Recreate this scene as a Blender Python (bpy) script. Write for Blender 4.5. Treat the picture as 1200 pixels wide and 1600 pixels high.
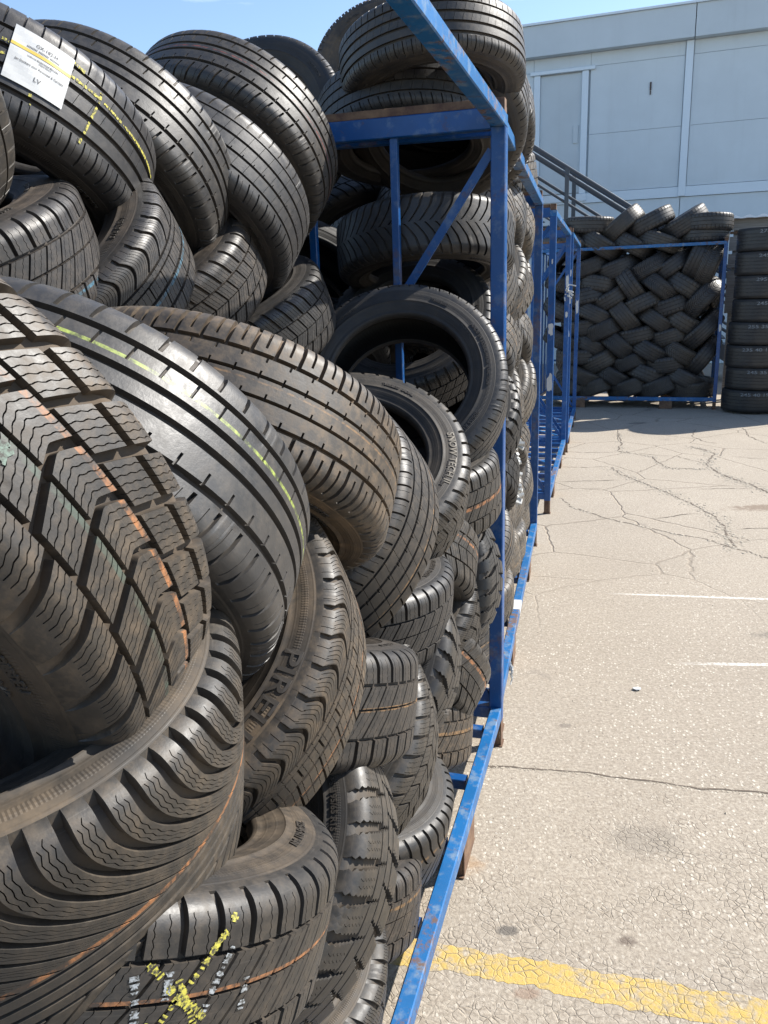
import bpy, math, random
import numpy as np
from mathutils import Vector, Matrix

for o in list(bpy.data.objects):
    bpy.data.objects.remove(o)
scene = bpy.context.scene
COL = scene.collection
R_ = math.radians

# ------------------------------------------------------------------ camera, sky, sun, exposure
PITCH, ROLL, CAM_H, FOCAL_PX = R_(15.2), R_(1.9), 1.6, 1250.0
cam = bpy.data.cameras.new('camera')
camera = bpy.data.objects.new('camera', cam)
COL.objects.link(camera)
fw = Vector((0, math.cos(PITCH), -math.sin(PITCH)))
rt = Vector((1, 0, 0))
up = rt.cross(fw)
rr = math.cos(ROLL) * rt - math.sin(ROLL) * up
uu = math.sin(ROLL) * rt + math.cos(ROLL) * up
camera.matrix_world = Matrix(((rr.x, uu.x, -fw.x, 0), (rr.y, uu.y, -fw.y, 0), (rr.z, uu.z, -fw.z, CAM_H), (0, 0, 0, 1)))
cam.sensor_fit = 'VERTICAL'
cam.sensor_height = 36
cam.lens = 36 * FOCAL_PX / 1600
cam.clip_start = 0.05
cam.clip_end = 3000
scene.camera = camera

SUN_AZ = R_(71)       # clockwise from +Y
SUN_EL = R_(41)
world = bpy.data.worlds.new('World')
scene.world = world
world.use_nodes = True
wn, wl = world.node_tree.nodes, world.node_tree.links
bg = wn['Background']
sky = wn.new('ShaderNodeTexSky')
sky.sky_type = 'NISHITA'
sky.sun_disc = False
sky.sun_elevation = SUN_EL
sky.sun_rotation = SUN_AZ
sky.air_density = 1.0
sky.dust_density = 0.6
sky.ozone_density = 2.5
# thin bright cirrus, all over the sky, thicker towards the horizon
tc = wn.new('ShaderNodeTexCoord')
mp = wn.new('ShaderNodeMapping'); mp.inputs['Scale'].default_value = (1.0, 2.2, 6.0)
nz = wn.new('ShaderNodeTexNoise'); nz.inputs['Scale'].default_value = 2.6; nz.inputs['Detail'].default_value = 8; nz.inputs['Roughness'].default_value = 0.6
rp = wn.new('ShaderNodeValToRGB'); rp.color_ramp.elements[0].position = 0.56; rp.color_ramp.elements[1].position = 0.80
rp.color_ramp.elements[1].color = (0.6, 0.6, 0.6, 1)
mx = wn.new('ShaderNodeMix'); mx.data_type = 'RGBA'; mx.inputs[7].default_value = (9.0, 9.6, 10.2, 1)
wl.new(tc.outputs['Generated'], mp.inputs['Vector']); wl.new(mp.outputs[0], nz.inputs['Vector'])
wl.new(nz.outputs['Fac'], rp.inputs['Fac']); wl.new(rp.outputs['Color'], mx.inputs[0])
wl.new(sky.outputs[0], mx.inputs[6]); wl.new(mx.outputs[2], bg.inputs['Color'])
bg.inputs['Strength'].default_value = 0.112

sun = bpy.data.lights.new('sun', 'SUN')
sun.energy = 4.7
sun.angle = R_(0.53)
sun.color = (1.0, 0.955, 0.88)
sun_ob = bpy.data.objects.new('sun', sun)
COL.objects.link(sun_ob)
sdir = Vector((math.sin(SUN_AZ) * math.cos(SUN_EL), math.cos(SUN_AZ) * math.cos(SUN_EL), math.sin(SUN_EL)))
sun_ob.rotation_euler = sdir.to_track_quat('Z', 'Y').to_euler()
sun_ob.location = (6, 4, 9)

scene.view_settings.view_transform = 'Standard'
scene.view_settings.look = 'None'
scene.view_settings.exposure = 1.1
scene.view_settings.gamma = 1
scene.view_settings.use_curve_mapping = False

# ------------------------------------------------------------------ helpers
def tag(o, label=None, cat=None, group=None, kind=None):
    if label: o['label'] = label
    if cat: o['category'] = cat
    if group: o['group'] = group
    if kind: o['kind'] = kind
    return o

def mesh_from(name, verts, faces, uvs=None, attr=None, smooth=False, sharp=None):
    """verts (n,3); faces (m,4) int array, or a list of polygons"""
    me = bpy.data.meshes.new(name)
    if isinstance(faces, np.ndarray):
        verts = np.asarray(verts, np.float32)
        me.vertices.add(len(verts)); me.vertices.foreach_set('co', verts.ravel())
        k = faces.shape[1]
        me.loops.add(faces.size); me.loops.foreach_set('vertex_index', faces.ravel().astype(np.int32))
        me.polygons.add(len(faces)); me.polygons.foreach_set('loop_start', (np.arange(len(faces)) * k).astype(np.int32))
        me.update(calc_edges=True)
    else:
        me.from_pydata([tuple(v) for v in verts], [], faces)
        me.update()
    if uvs is not None:
        ul = me.uv_layers.new(name='UVMap')
        ul.data.foreach_set('uv', np.asarray(uvs, np.float32).ravel())
    if attr is not None:
        a = me.attributes.new('groove', 'FLOAT', 'POINT')
        a.data.foreach_set('value', np.asarray(attr, np.float32).ravel())
    if smooth:
        me.polygons.foreach_set('use_smooth', np.ones(len(me.polygons), bool))
        if sharp: me.set_sharp_from_angle(angle=sharp)
    else:
        me.polygons.foreach_set('use_smooth', np.zeros(len(me.polygons), bool))
    return me

def link(name, me, mat, parent=None, loc=None, color=None):
    o = bpy.data.objects.new(name, me)
    COL.objects.link(o)
    if mat is not None:
        if len(me.materials) == 0: me.materials.append(None)
        o.material_slots[0].link = 'OBJECT'
        o.material_slots[0].material = mat
    if parent is not None: o.parent = parent
    if loc is not None: o.location = loc
    if color is not None: o.color = color
    return o

def empty(name, mat4=None, label=None, cat=None, group=None):
    o = bpy.data.objects.new(name, None)
    o.empty_display_size = 0.1
    COL.objects.link(o)
    if mat4 is not None: o.matrix_world = mat4
    return tag(o, label, cat, group)

class MB:
    def __init__(s): s.v, s.f = [], []
    def poly(s, pts, faces):
        b = len(s.v); s.v += [tuple(p) for p in pts]; s.f += [[b + i for i in f] for f in faces]
    def box(s, x0, x1, y0, y1, z0, z1, bev=0.0):
        """axis aligned box with chamfered long edges"""
        if bev <= 0:
            s.poly([(x0,y0,z0),(x1,y0,z0),(x1,y1,z0),(x0,y1,z0),(x0,y0,z1),(x1,y0,z1),(x1,y1,z1),(x0,y1,z1)],
                   [(0,3,2,1),(4,5,6,7),(0,1,5,4),(1,2,6,5),(2,3,7,6),(3,0,4,7)]); return
        d = (x1-x0, y1-y0, z1-z0); ax = d.index(max(d))
        o = [(x0,x1),(y0,y1),(z0,z1)]
        a, b_ = [i for i in range(3) if i != ax]
        (a0,a1),(b0,b1) = o[a], o[b_]
        ring = [(a0+bev,b0),(a1-bev,b0),(a1,b0+bev),(a1,b1-bev),(a1-bev,b1),(a0+bev,b1),(a0,b1-bev),(a0,b0+bev)]
        pts = []
        for e in o[ax]:
            for (p, q) in ring:
                t = [0,0,0]; t[ax] = e; t[a] = p; t[b_] = q; pts.append(t)
        fs = [[i, (i+1)%8, 8+(i+1)%8, 8+i] for i in range(8)] + [list(range(8))[::-1], list(range(8,16))]
        if ax == 1: fs = [f[::-1] for f in fs]
        s.poly(pts, fs)
    def bar(s, p, q, w, h, upv=(0,0,1), bev=0.0):
        p, q = Vector(p), Vector(q); d = (q-p).normalized(); u = Vector(upv)
        sd = d.cross(u).normalized(); u = sd.cross(d).normalized()
        if bev > 0:
            r = [(-w/2+bev,-h/2),(w/2-bev,-h/2),(w/2,-h/2+bev),(w/2,h/2-bev),(w/2-bev,h/2),(-w/2+bev,h/2),(-w/2,h/2-bev),(-w/2,-h/2+bev)]
        else:
            r = [(-w/2,-h/2),(w/2,-h/2),(w/2,h/2),(-w/2,h/2)]
        k = len(r)
        pts = [e + sd*a + u*b for e in (p,q) for a,b in r]
        s.poly(pts, [[i,(i+1)%k,k+(i+1)%k,k+i][::-1] for i in range(k)] + [list(range(k)), list(range(k,2*k))[::-1]])
    def tube(s, pts, r, k=10):
        pts = [Vector(p) for p in pts]; b = len(s.v)
        for i, p in enumerate(pts):
            d = (pts[min(i+1,len(pts)-1)] - pts[max(i-1,0)]).normalized()
            u = d.cross(Vector((0,0,1))); u = u.normalized() if u.length > 1e-4 else Vector((1,0,0)); w = d.cross(u)
            for j in range(k):
                a = 2*math.pi*j/k; s.v.append(tuple(p + r*(math.cos(a)*u + math.sin(a)*w)))
        for i in range(len(pts)-1):
            for j in range(k): s.f.append([b+i*k+j, b+i*k+(j+1)%k, b+(i+1)*k+(j+1)%k, b+(i+1)*k+j])
        s.f.append([b+j for j in range(k)][::-1]); s.f.append([b+(len(pts)-1)*k+j for j in range(k)])
    def mesh(s, name):
        return mesh_from(name, s.v, s.f)
    def build(s, name, mat, parent=None): return link(name, s.mesh(name), mat, parent)

# ------------------------------------------------------------------ node helpers
class NT:
    def __init__(s, name):
        s.m = bpy.data.materials.new(name); s.m.use_nodes = True
        s.n, s.l = s.m.node_tree.nodes, s.m.node_tree.links
        s.b = s.n['Principled BSDF']
        s.tc = s.n.new('ShaderNodeTexCoord')
    def put(s, v, sock):
        if hasattr(v, 'default_value') or hasattr(v, 'is_output'): s.l.new(v, sock)
        else: sock.default_value = v
    def noise(s, scale, detail=4, rough=0.55, vec=None, w=0.0, dist=0.0):
        n = s.n.new('ShaderNodeTexNoise'); n.inputs['Scale'].default_value = scale; n.inputs['Detail'].default_value = detail
        n.inputs['Roughness'].default_value = rough; n.inputs['Distortion'].default_value = dist
        s.l.new(vec if vec is not None else s.tc.outputs['Object'], n.inputs['Vector']); return n.outputs['Fac']
    def vor(s, scale, feature='F1', vec=None, out='Distance', rnd=1.0):
        n = s.n.new('ShaderNodeTexVoronoi'); n.feature = feature; n.inputs['Scale'].default_value = scale
        n.inputs['Randomness'].default_value = rnd
        s.l.new(vec if vec is not None else s.tc.outputs['Object'], n.inputs['Vector']); return n.outputs[out]
    def math(s, op, a, b=None, c=None, clamp=False):
        n = s.n.new('ShaderNodeMath'); n.operation = op; n.use_clamp = clamp
        s.put(a, n.inputs[0])
        if b is not None: s.put(b, n.inputs[1])
        if c is not None: s.put(c, n.inputs[2])
        return n.outputs[0]
    def ramp(s, v, a, b, lo=0.0, hi=1.0):
        n = s.n.new('ShaderNodeMapRange'); n.inputs[1].default_value = a; n.inputs[2].default_value = b
        n.inputs[3].default_value = lo; n.inputs[4].default_value = hi
        s.put(v, n.inputs[0]); return n.outputs[0]
    def mix(s, f, a, b):
        n = s.n.new('ShaderNodeMix'); n.data_type = 'RGBA'
        s.put(f, n.inputs[0])
        for v, i in ((a, 6), (b, 7)):
            if isinstance(v, tuple): n.inputs[i].default_value = (*v, 1) if len(v) == 3 else v
            else: s.l.new(v, n.inputs[i])
        return n.outputs[2]
    def mul(s, a, b):
        n = s.n.new('ShaderNodeMix'); n.data_type = 'RGBA'; n.blend_type = 'MULTIPLY'; n.inputs[0].default_value = 1
        s.put(a, n.inputs[6]); s.put(b, n.inputs[7]); return n.outputs[2]
    def bump(s, h, strength=0.5, dist=0.002, prev=None):
        n = s.n.new('ShaderNodeBump'); n.inputs['Strength'].default_value = strength; n.inputs['Distance'].default_value = dist
        s.l.new(h, n.inputs['Height'])
        if prev is not None: s.l.new(prev, n.inputs['Normal'])
        return n.outputs[0]
    def mapping(s, scale=(1,1,1), rot=(0,0,0), src='Object'):
        n = s.n.new('ShaderNodeMapping'); n.inputs['Scale'].default_value = scale; n.inputs['Rotation'].default_value = rot
        s.l.new(s.tc.outputs[src], n.inputs['Vector']); return n.outputs[0]
    def done(s, col=None, rough=None, normal=None, metal=None, spec=None):
        if col is not None: s.put(col if not isinstance(col, tuple) else (*col, 1), s.b.inputs['Base Color'])
        if rough is not None: s.put(rough, s.b.inputs['Roughness'])
        if normal is not None: s.l.new(normal, s.b.inputs['Normal'])
        if metal is not None: s.put(metal, s.b.inputs['Metallic'])
        if spec is not None: s.put(spec, s.b.inputs['Specular IOR Level'])
        return s.m

# ------------------------------------------------------------------ materials
_rub = {}
def rubber(stripes=(), sipes=None, dust=0.5, key=None):
    """tread rubber; stripes = ((u, half width, colour, wobble), ...) sprayed lines; sipes = (count around, amp) fine cuts"""
    k = (stripes, sipes, dust)
    if k in _rub: return _rub[k]
    t = NT('tread_rubber')
    uv = t.n.new('ShaderNodeUVMap'); uv.uv_map = 'UVMap'
    sp = t.n.new('ShaderNodeSeparateXYZ'); t.l.new(uv.outputs[0], sp.inputs[0])
    gr = t.n.new('ShaderNodeAttribute'); gr.attribute_name = 'groove'
    oi = t.n.new('ShaderNodeObjectInfo')
    n1 = t.noise(7, 5, 0.6); n2 = t.noise(60, 4, 0.7); n3 = t.noise(320, 3, 0.6)
    base = t.mix(t.ramp(n1, 0.35, 0.7), (0.017, 0.017, 0.0175), (0.034, 0.0315, 0.0285))
    df = t.math('MULTIPLY', t.ramp(n2, 0.42, 0.72), t.ramp(n1, 0.3, 0.65))
    df = t.math('MULTIPLY', df, dust)
    base = t.mix(df, base, (0.092, 0.074, 0.055))
    gm = t.math('MULTIPLY', gr.outputs['Fac'], t.ramp(n1, 0.3, 0.7, 0.15, 0.55 * (0.5 + dust)))
    base = t.mix(gm, base, (0.060, 0.046, 0.033))
    # pale scuffs along the running direction
    mpn = t.n.new('ShaderNodeMapping'); mpn.inputs['Scale'].default_value = (60, 9, 1); t.l.new(uv.outputs[0], mpn.inputs[0])
    sc = t.ramp(t.noise(1.0, 5, 0.7, vec=mpn.outputs[0]), 0.58, 0.72)
    base = t.mix(t.math('MULTIPLY', sc, 0.30), base, (0.10, 0.095, 0.09))
    base = t.mul(base, oi.outputs['Color'])
    rough = t.math('ADD', t.ramp(n2, 0.3, 0.7, 0.34 + 0.12 * dust, 0.52 + 0.12 * dust), t.math('MULTIPLY', gr.outputs['Fac'], 0.25))
    for (u0, hw, colr, wob) in stripes:
        wv = t.noise(3.0, 2, 0.5)
        uc = t.math('ADD', sp.outputs[0], t.math('MULTIPLY', t.math('SUBTRACT', wv, 0.5), wob))
        d = t.math('ABSOLUTE', t.math('SUBTRACT', uc, u0))
        m = t.ramp(d, hw * 0.75, hw, 1, 0)
        m = t.math('MULTIPLY', m, t.ramp(n2, 0.42, 0.62, 0.05, 0.80))
        m = t.math('MULTIPLY', m, t.ramp(gr.outputs['Fac'], 0.1, 0.4, 1, 0))
        base = t.mix(m, base, colr)
    h = t.math('ADD', t.math('MULTIPLY', n3, 0.3), n2)
    nrm = t.bump(h, 0.5, 0.0007)
    if sipes:
        cnt, amp = sipes
        zz = t.math('PINGPONG', t.math('MULTIPLY', sp.outputs[0], 22.0), 0.5)
        v = t.math('ADD', t.math('MULTIPLY', sp.outputs[1], float(cnt)), t.math('MULTIPLY', zz, amp))
        dd = t.math('ABSOLUTE', t.math('SUBTRACT', t.math('FRACT', v), 0.5))
        sm = t.ramp(dd, 0.05, 0.11, 0, 1)
        sm = t.math('MAXIMUM', sm, t.ramp(gr.outputs['Fac'], 0.1, 0.3, 0, 1))
        nrm = t.bump(sm, 0.9, 0.0014, nrm)
    m = t.done(base, rough, nrm, spec=0.5)
    _rub[k] = m
    return m

def side_rubber(dust):
    t = NT('sidewall_rubber')
    uv = t.n.new('ShaderNodeUVMap'); uv.uv_map = 'UVMap'
    sp = t.n.new('ShaderNodeSeparateXYZ'); t.l.new(uv.outputs[0], sp.inputs[0])
    oi = t.n.new('ShaderNodeObjectInfo')
    n1 = t.noise(6, 5, 0.6); n2 = t.noise(45, 5, 0.7)
    base = t.mix(t.ramp(n1, 0.35, 0.7), (0.015, 0.015, 0.0155), (0.028, 0.026, 0.024))
    d = t.math('MULTIPLY', t.ramp(n1, 0.35, 0.7), t.ramp(n2, 0.25, 0.75))
    base = t.mix(t.math('MULTIPLY', d, dust), base, (0.105, 0.082, 0.058))
    base = t.mul(base, oi.outputs['Color'])
    # moulded rings and a serrated band
    rings = t.math('SINE', t.math('MULTIPLY', sp.outputs[0], 55.0))
    ser = t.math('PINGPONG', t.math('MULTIPLY', sp.outputs[1], 420.0), 0.5)
    band = t.math('MULTIPLY', t.ramp(sp.outputs[0], 0.10, 0.11), t.ramp(sp.outputs[0], 0.19, 0.20, 1, 0))
    h = t.math('ADD', t.math('MULTIPLY', t.ramp(rings, 0.7, 0.95), 0.35), t.math('MULTIPLY', t.math('MULTIPLY', ser, band), 1.6))
    nrm = t.bump(h, 0.6, 0.0008)
    nrm = t.bump(n2, 0.3, 0.0005, nrm)
    return t.done(base, t.ramp(n2, 0.3, 0.7, 0.50, 0.72), nrm, spec=0.38)
SIDE = side_rubber(0.35)
SIDE_DUSTY = side_rubber(1.0)
def _inner():
    t = NT('inner_liner_rubber')
    n = t.noise(30, 4)
    w = t.n.new('ShaderNodeUVMap'); w.uv_map = 'UVMap'
    sp = t.n.new('ShaderNodeSeparateXYZ'); t.l.new(w.outputs[0], sp.inputs[0])
    ribs = t.math('PINGPONG', t.math('ADD', t.math('MULTIPLY', sp.outputs[1], 160.0), t.math('MULTIPLY', sp.outputs[0], 6.0)), 0.5)
    return t.done(t.mix(n, (0.008, 0.008, 0.0085), (0.017, 0.016, 0.0155)), 0.6, t.bump(ribs, 0.5, 0.001), spec=0.3)
INNER = _inner()

def paint_mat(name, col, rust=0.5, pale=0.3, rough=0.38):
    t = NT(name)
    oi = t.n.new('ShaderNodeObjectInfo')
    n1 = t.noise(5, 6, 0.65); n2 = t.noise(26, 8, 0.62); n3 = t.noise(150, 3)
    c = t.mix(t.ramp(n1, 0.3, 0.7), tuple(x * 0.82 for x in col), tuple(min(1, x * 1.18) for x in col))
    pm = t.math('MULTIPLY', t.ramp(t.math('ADD', n2, t.math('MULTIPLY', n1, 0.6)), 0.82, 0.98), pale)
    c = t.mix(pm, c, (0.20, 0.25, 0.28))
    rm = t.math('MULTIPLY', t.ramp(t.math('ADD', t.noise(22, 6, 0.75), t.math('MULTIPLY', t.noise(2.5, 3), 0.7)), 0.905, 1.01), rust)
    c = t.mix(rm, c, (0.11, 0.06, 0.033))
    return t.done(c, t.ramp(rm, 0, 1, rough, 0.85), t.bump(t.math('ADD', n3, rm), 0.25, 0.0006), spec=0.5)
BLUE = paint_mat('blue_paint', (0.0025, 0.058, 0.205))
BLUE_WORN = paint_mat('worn_blue_paint', (0.006, 0.098, 0.27), rust=0.9, pale=0.55)
BLUE_FAR = paint_mat('dull_blue_paint', (0.003, 0.062, 0.215), rust=0.3, pale=0.2)
def _rust():
    t = NT('rusty_steel')
    n1 = t.noise(18, 6, 0.7); n2 = t.noise(90, 4)
    c = t.mix(t.ramp(n1, 0.35, 0.65), (0.07, 0.035, 0.024), (0.19, 0.115, 0.065))
    return t.done(c, 0.85, t.bump(n2, 0.6, 0.001))
RUST = _rust()
def flat(name, col, rough=0.6, var=0.12, sc=40):
    t = NT(name)
    n = t.noise(sc, 4, 0.6)
    return t.done(t.mix(n, tuple(x * (1 - var) for x in col), tuple(min(1, x * (1 + var)) for x in col)), rough, t.bump(n, 0.15, 0.0005))
def chalk(name, col):
    """brushed marks with gaps worn through to the rubber colour"""
    t = NT(name)
    n = t.noise(260, 4, 0.7)
    return t.done(t.mix(t.ramp(n, 0.40, 0.58), (0.04, 0.037, 0.03), col), 0.7)
CHALK_Y = chalk('yellow_crayon', (0.52, 0.47, 0.07))
CHALK_W = chalk('white_crayon', (0.34, 0.36, 0.37))
LETTER = flat('raised_letters', (0.16, 0.14, 0.11), 0.6, 0.3, 80)
LETTER_DARK = flat('raised_black_letters', (0.040, 0.034, 0.028), 0.5, 0.2, 60)
PAPER = flat('white_paper', (0.47, 0.48, 0.48), 0.6, 0.10, 30)
TORN = flat('torn_sticker', (0.50, 0.50, 0.48), 0.7, 0.12, 60)
INK = flat('grey_ink', (0.07, 0.07, 0.075), 0.6)
YELLOW_INK = flat('yellow_ink', (0.52, 0.38, 0.05), 0.5)

def concrete(paint=None):
    t = NT('concrete' if paint is None else 'worn_yellow_paint')
    P = t.tc.outputs['Object']
    big = t.noise(0.55, 5, 0.55); mid = t.noise(3.2, 6, 0.6); fine = t.noise(90, 5, 0.7); gr = t.noise(420, 3, 0.7)
    c = t.mix(t.ramp(big, 0.35, 0.65), (0.315, 0.272, 0.216), (0.425, 0.372, 0.300))
    c = t.mix(t.ramp(mid, 0.3, 0.7, 0, 0.5), c, (0.305, 0.264, 0.212))
    c = t.mix(t.ramp(t.noise(34, 5, 0.65), 0.40, 0.66, 0, 0.45), c, (0.50, 0.45, 0.375))
    c = t.mix(t.ramp(fine, 0.35, 0.68, 0, 0.95), c, (0.205, 0.172, 0.136))
    # scattered pale aggregate showing through, in patches
    v = t.n.new('ShaderNodeTexVoronoi'); v.inputs['Scale'].default_value = 88; v.inputs['Randomness'].default_value = 1
    wob = t.n.new('ShaderNodeMapping'); wob.inputs['Scale'].default_value = (1.0, 0.62, 1.0); wob.inputs['Rotation'].default_value = (0, 0, 0.5)
    t.l.new(P, wob.inputs[0]); t.l.new(wob.outputs[0], v.inputs['Vector'])
    sc = t.n.new('ShaderNodeSeparateColor'); t.l.new(v.outputs['Color'], sc.inputs[0])
    sel = t.ramp(sc.outputs[0], 0.30, 0.60)
    patch = t.math('MULTIPLY', t.ramp(t.noise(1.3, 4, 0.6), 0.36, 0.56, 0.12, 1.0), t.ramp(t.math('ABSOLUTE', t.math('SUBTRACT', t.sepy(), 2.7)), 0.6, 2.2, 1.0, 0.45))
    size = t.math('MULTIPLY', sc.outputs[1], 0.30)
    peb = t.math('MULTIPLY', t.math('LESS_THAN', t.math('ADD', v.outputs['Distance'], t.math('MULTIPLY', fine, 0.12)), t.math('ADD', size, 0.16)), sel)
    peb = t.math('MULTIPLY', peb, patch)
    c = t.mix(t.math('MULTIPLY', peb, 0.72), c, (0.60, 0.55, 0.465))
    dark = t.math('MULTIPLY', t.math('LESS_THAN', sc.outputs[2], 0.05), t.math('LESS_THAN', v.outputs['Distance'], 0.22))
    c = t.mix(t.math('MULTIPLY', dark, 0.55), c, (0.09, 0.07, 0.06))
    # map-cracking network: cells a few centimetres wide, strongest in patches
    dv = t.n.new('ShaderNodeMix'); dv.data_type = 'RGBA'; dv.inputs[0].default_value = 0.045
    nn = t.n.new('ShaderNodeTexNoise'); nn.inputs['Scale'].default_value = 9; nn.inputs['Detail'].default_value = 3; t.l.new(P, nn.inputs['Vector'])
    t.l.new(P, dv.inputs[6]); t.l.new(nn.outputs['Color'], dv.inputs[7])
    W = dv.outputs[2]
    e1 = t.vor(46, 'DISTANCE_TO_EDGE', W)
    net_zone = t.ramp(t.math('ADD', t.noise(1.6, 4, 0.6), t.ramp(t.sepy(), 1.7, 2.6, 0.16, -0.22)), 0.40, 0.60)
    net = t.math('MULTIPLY', t.ramp(e1, 0.01, 0.085, 1, 0), net_zone)
    net = t.math('MULTIPLY', net, t.ramp(t.noise(7, 5, 0.7), 0.40, 0.62, 0.05, 1))
    c = t.mix(t.math('MULTIPLY', net, 0.24), c, (0.15, 0.115, 0.08))
    # long thin random cracks further out
    e2 = t.vor(1.15, 'DISTANCE_TO_EDGE', W)
    far = t.ramp(t.sepy(), 3.4, 5.2)
    ck = t.math('MULTIPLY', t.ramp(e2, 0.002, 0.009, 1, 0), far)
    c = t.mix(t.math('MULTIPLY', ck, 0.6), c, (0.15, 0.12, 0.09))
    # oil and rust stains
    st = t.ramp(t.noise(1.7, 4, 0.6, w=1, vec=t.mapping((1, 1, 1), (0, 0, 1.1))), 0.66, 0.74)
    c = t.mix(t.math('MULTIPLY', st, 0.5), c, (0.15, 0.13, 0.115))
    for (sx, sy, rx, ry, k_, colr) in ((2.95, 5.66, 0.46, 0.11, 0.75, (0.17, 0.125, 0.09)), (0.47, 3.12, 0.050, 0.035, 0.6, (0.12, 0.10, 0.085)), (0.285, 1.715, 0.032, 0.020, 0.8, (0.10, 0.09, 0.08)),
            (0.58, 1.665, 0.030, 0.020, 0.7, (0.10, 0.075, 0.06)), (1.85, 3.46, 0.16, 0.05, 0.55, (0.14, 0.125, 0.105)), (0.66, 2.71, 0.030, 0.02, 0.5, (0.12, 0.10, 0.085)),
            (0.16, 1.97, 0.10, 0.05, 0.5, (0.30, 0.19, 0.10)), (0.30, 1.52, 0.035, 0.02, 0.5, (0.20, 0.12, 0.08)), (3.1, 9.6, 0.14, 0.07, 0.6, (0.10, 0.09, 0.08)), (0.75, 2.05, 0.12, 0.09, 0.4, (0.17, 0.15, 0.125))):
        m_ = t.n.new('ShaderNodeMapping'); m_.inputs['Location'].default_value = (-sx / rx, -sy / ry, 0); m_.inputs['Scale'].default_value = (1 / rx, 1 / ry, 0)
        t.l.new(P, m_.inputs[0])
        ln_ = t.n.new('ShaderNodeVectorMath'); ln_.operation = 'LENGTH'; t.l.new(m_.outputs[0], ln_.inputs[0])
        dd = t.math('ADD', ln_.outputs['Value'], t.math('MULTIPLY', t.math('SUBTRACT', t.noise(22, 5, 0.65), 0.5), 1.6))
        c = t.mix(t.math('MULTIPLY', t.ramp(dd, 0.6, 1.05, 1, 0), k_), c, colr)
    for (ax_, ay_, bx_, by_, w_) in ((1.18, 4.06, 3.4, 3.62, 0.014), (1.25, 3.20, 2.9, 3.02, 0.016)):
        L_ = math.hypot(bx_ - ax_, by_ - ay_); a_ = math.atan2(by_ - ay_, bx_ - ax_)
        m_ = t.n.new('ShaderNodeMapping'); m_.vector_type = 'TEXTURE'; m_.inputs['Location'].default_value = (ax_, ay_, 0); m_.inputs['Rotation'].default_value = (0, 0, a_)
        t.l.new(P, m_.inputs[0]); x_ = t.n.new('ShaderNodeSeparateXYZ'); t.l.new(m_.outputs[0], x_.inputs[0])
        k_ = t.math('MULTIPLY', t.ramp(t.math('ABSOLUTE', t.math('ADD', x_.outputs[1], t.math('MULTIPLY', t.math('SUBTRACT', fine, 0.5), 0.02))), w_ * 0.6, w_, 1, 0), t.ramp(x_.outputs[0], 0.0, 0.25))
        k_ = t.math('MULTIPLY', k_, t.ramp(t.noise(60, 5, 0.7), 0.40, 0.56, 0.1, 0.9))
        c = t.mix(k_, c, (0.66, 0.64, 0.60))
    h = t.math('ADD', t.math('MULTIPLY', fine, 0.8), t.math('MULTIPLY', gr, 0.4))
    h = t.math('ADD', h, t.math('MULTIPLY', t.noise(28, 4, 0.6), 0.9))
    h = t.math('SUBTRACT', h, t.math('MULTIPLY', net, 0.8))
    h = t.math('SUBTRACT', h, t.math('MULTIPLY', ck, 2.0))
    h = t.math('ADD', h, t.math('MULTIPLY', peb, 0.35))
    rough = 0.9
    if paint:
        wear = t.ramp(t.math('ADD', t.noise(26, 6, 0.72), t.math('MULTIPLY', t.noise(5, 3), 0.5)), 0.72, 0.90)
        wear = t.math('MAXIMUM', wear, t.math('MULTIPLY', t.ramp(t.math('ADD', t.noise(9, 5, 0.7), t.ramp(t.sepx(), 0.3, 1.2, -0.05, 0.10)), 0.60, 0.66), 0.95))
        wear = t.math('MAXIMUM', t.math('MULTIPLY', wear, 0.9), t.math('MULTIPLY', net, 0.7))
        pc = t.mix(t.ramp(mid, 0.3, 0.7), paint, tuple(x * 0.86 for x in paint))
        pc = t.mix(t.ramp(fine, 0.45, 0.75, 0, 0.35), pc, (0.36, 0.29, 0.13))
        c = t.mix(wear, pc, c)
    return t.done(c, rough, t.bump(h, 0.75, 0.0035), spec=0.25)
def _sepy(s):
    n = s.n.new('ShaderNodeSeparateXYZ'); s.l.new(s.tc.outputs['Object'], n.inputs[0]); return n.outputs[1]
NT.sepy = _sepy
def _sepx(s):
    n = s.n.new('ShaderNodeSeparateXYZ'); s.l.new(s.tc.outputs['Object'], n.inputs[0]); return n.outputs[0]
NT.sepx = _sepx
CONCRETE = concrete()
YELLOW = concrete((0.49, 0.345, 0.105))
STAIN = flat('dirt_stain', (0.20, 0.16, 0.12), 0.9, 0.25, 60)
OIL = flat('oil_stain', (0.19, 0.165, 0.14), 0.9, 0.3, 90)
CRACK = flat('crack_shade', (0.105, 0.083, 0.062), 0.95, 0.5, 120)  # dark ribbon colour stands in for the shadow inside a crack
CRUMB = flat('crumbled_concrete', (0.36, 0.315, 0.25), 0.95, 0.35, 90)
def _faint():
    t = NT('faded_white_line'); n = t.noise(70, 5, 0.7)
    return t.done(t.mix(t.ramp(n, 0.42, 0.62), (0.37, 0.32, 0.26), (0.47, 0.435, 0.38)), 0.9, t.bump(n, 0.3, 0.001))
FAINT = _faint()

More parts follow.
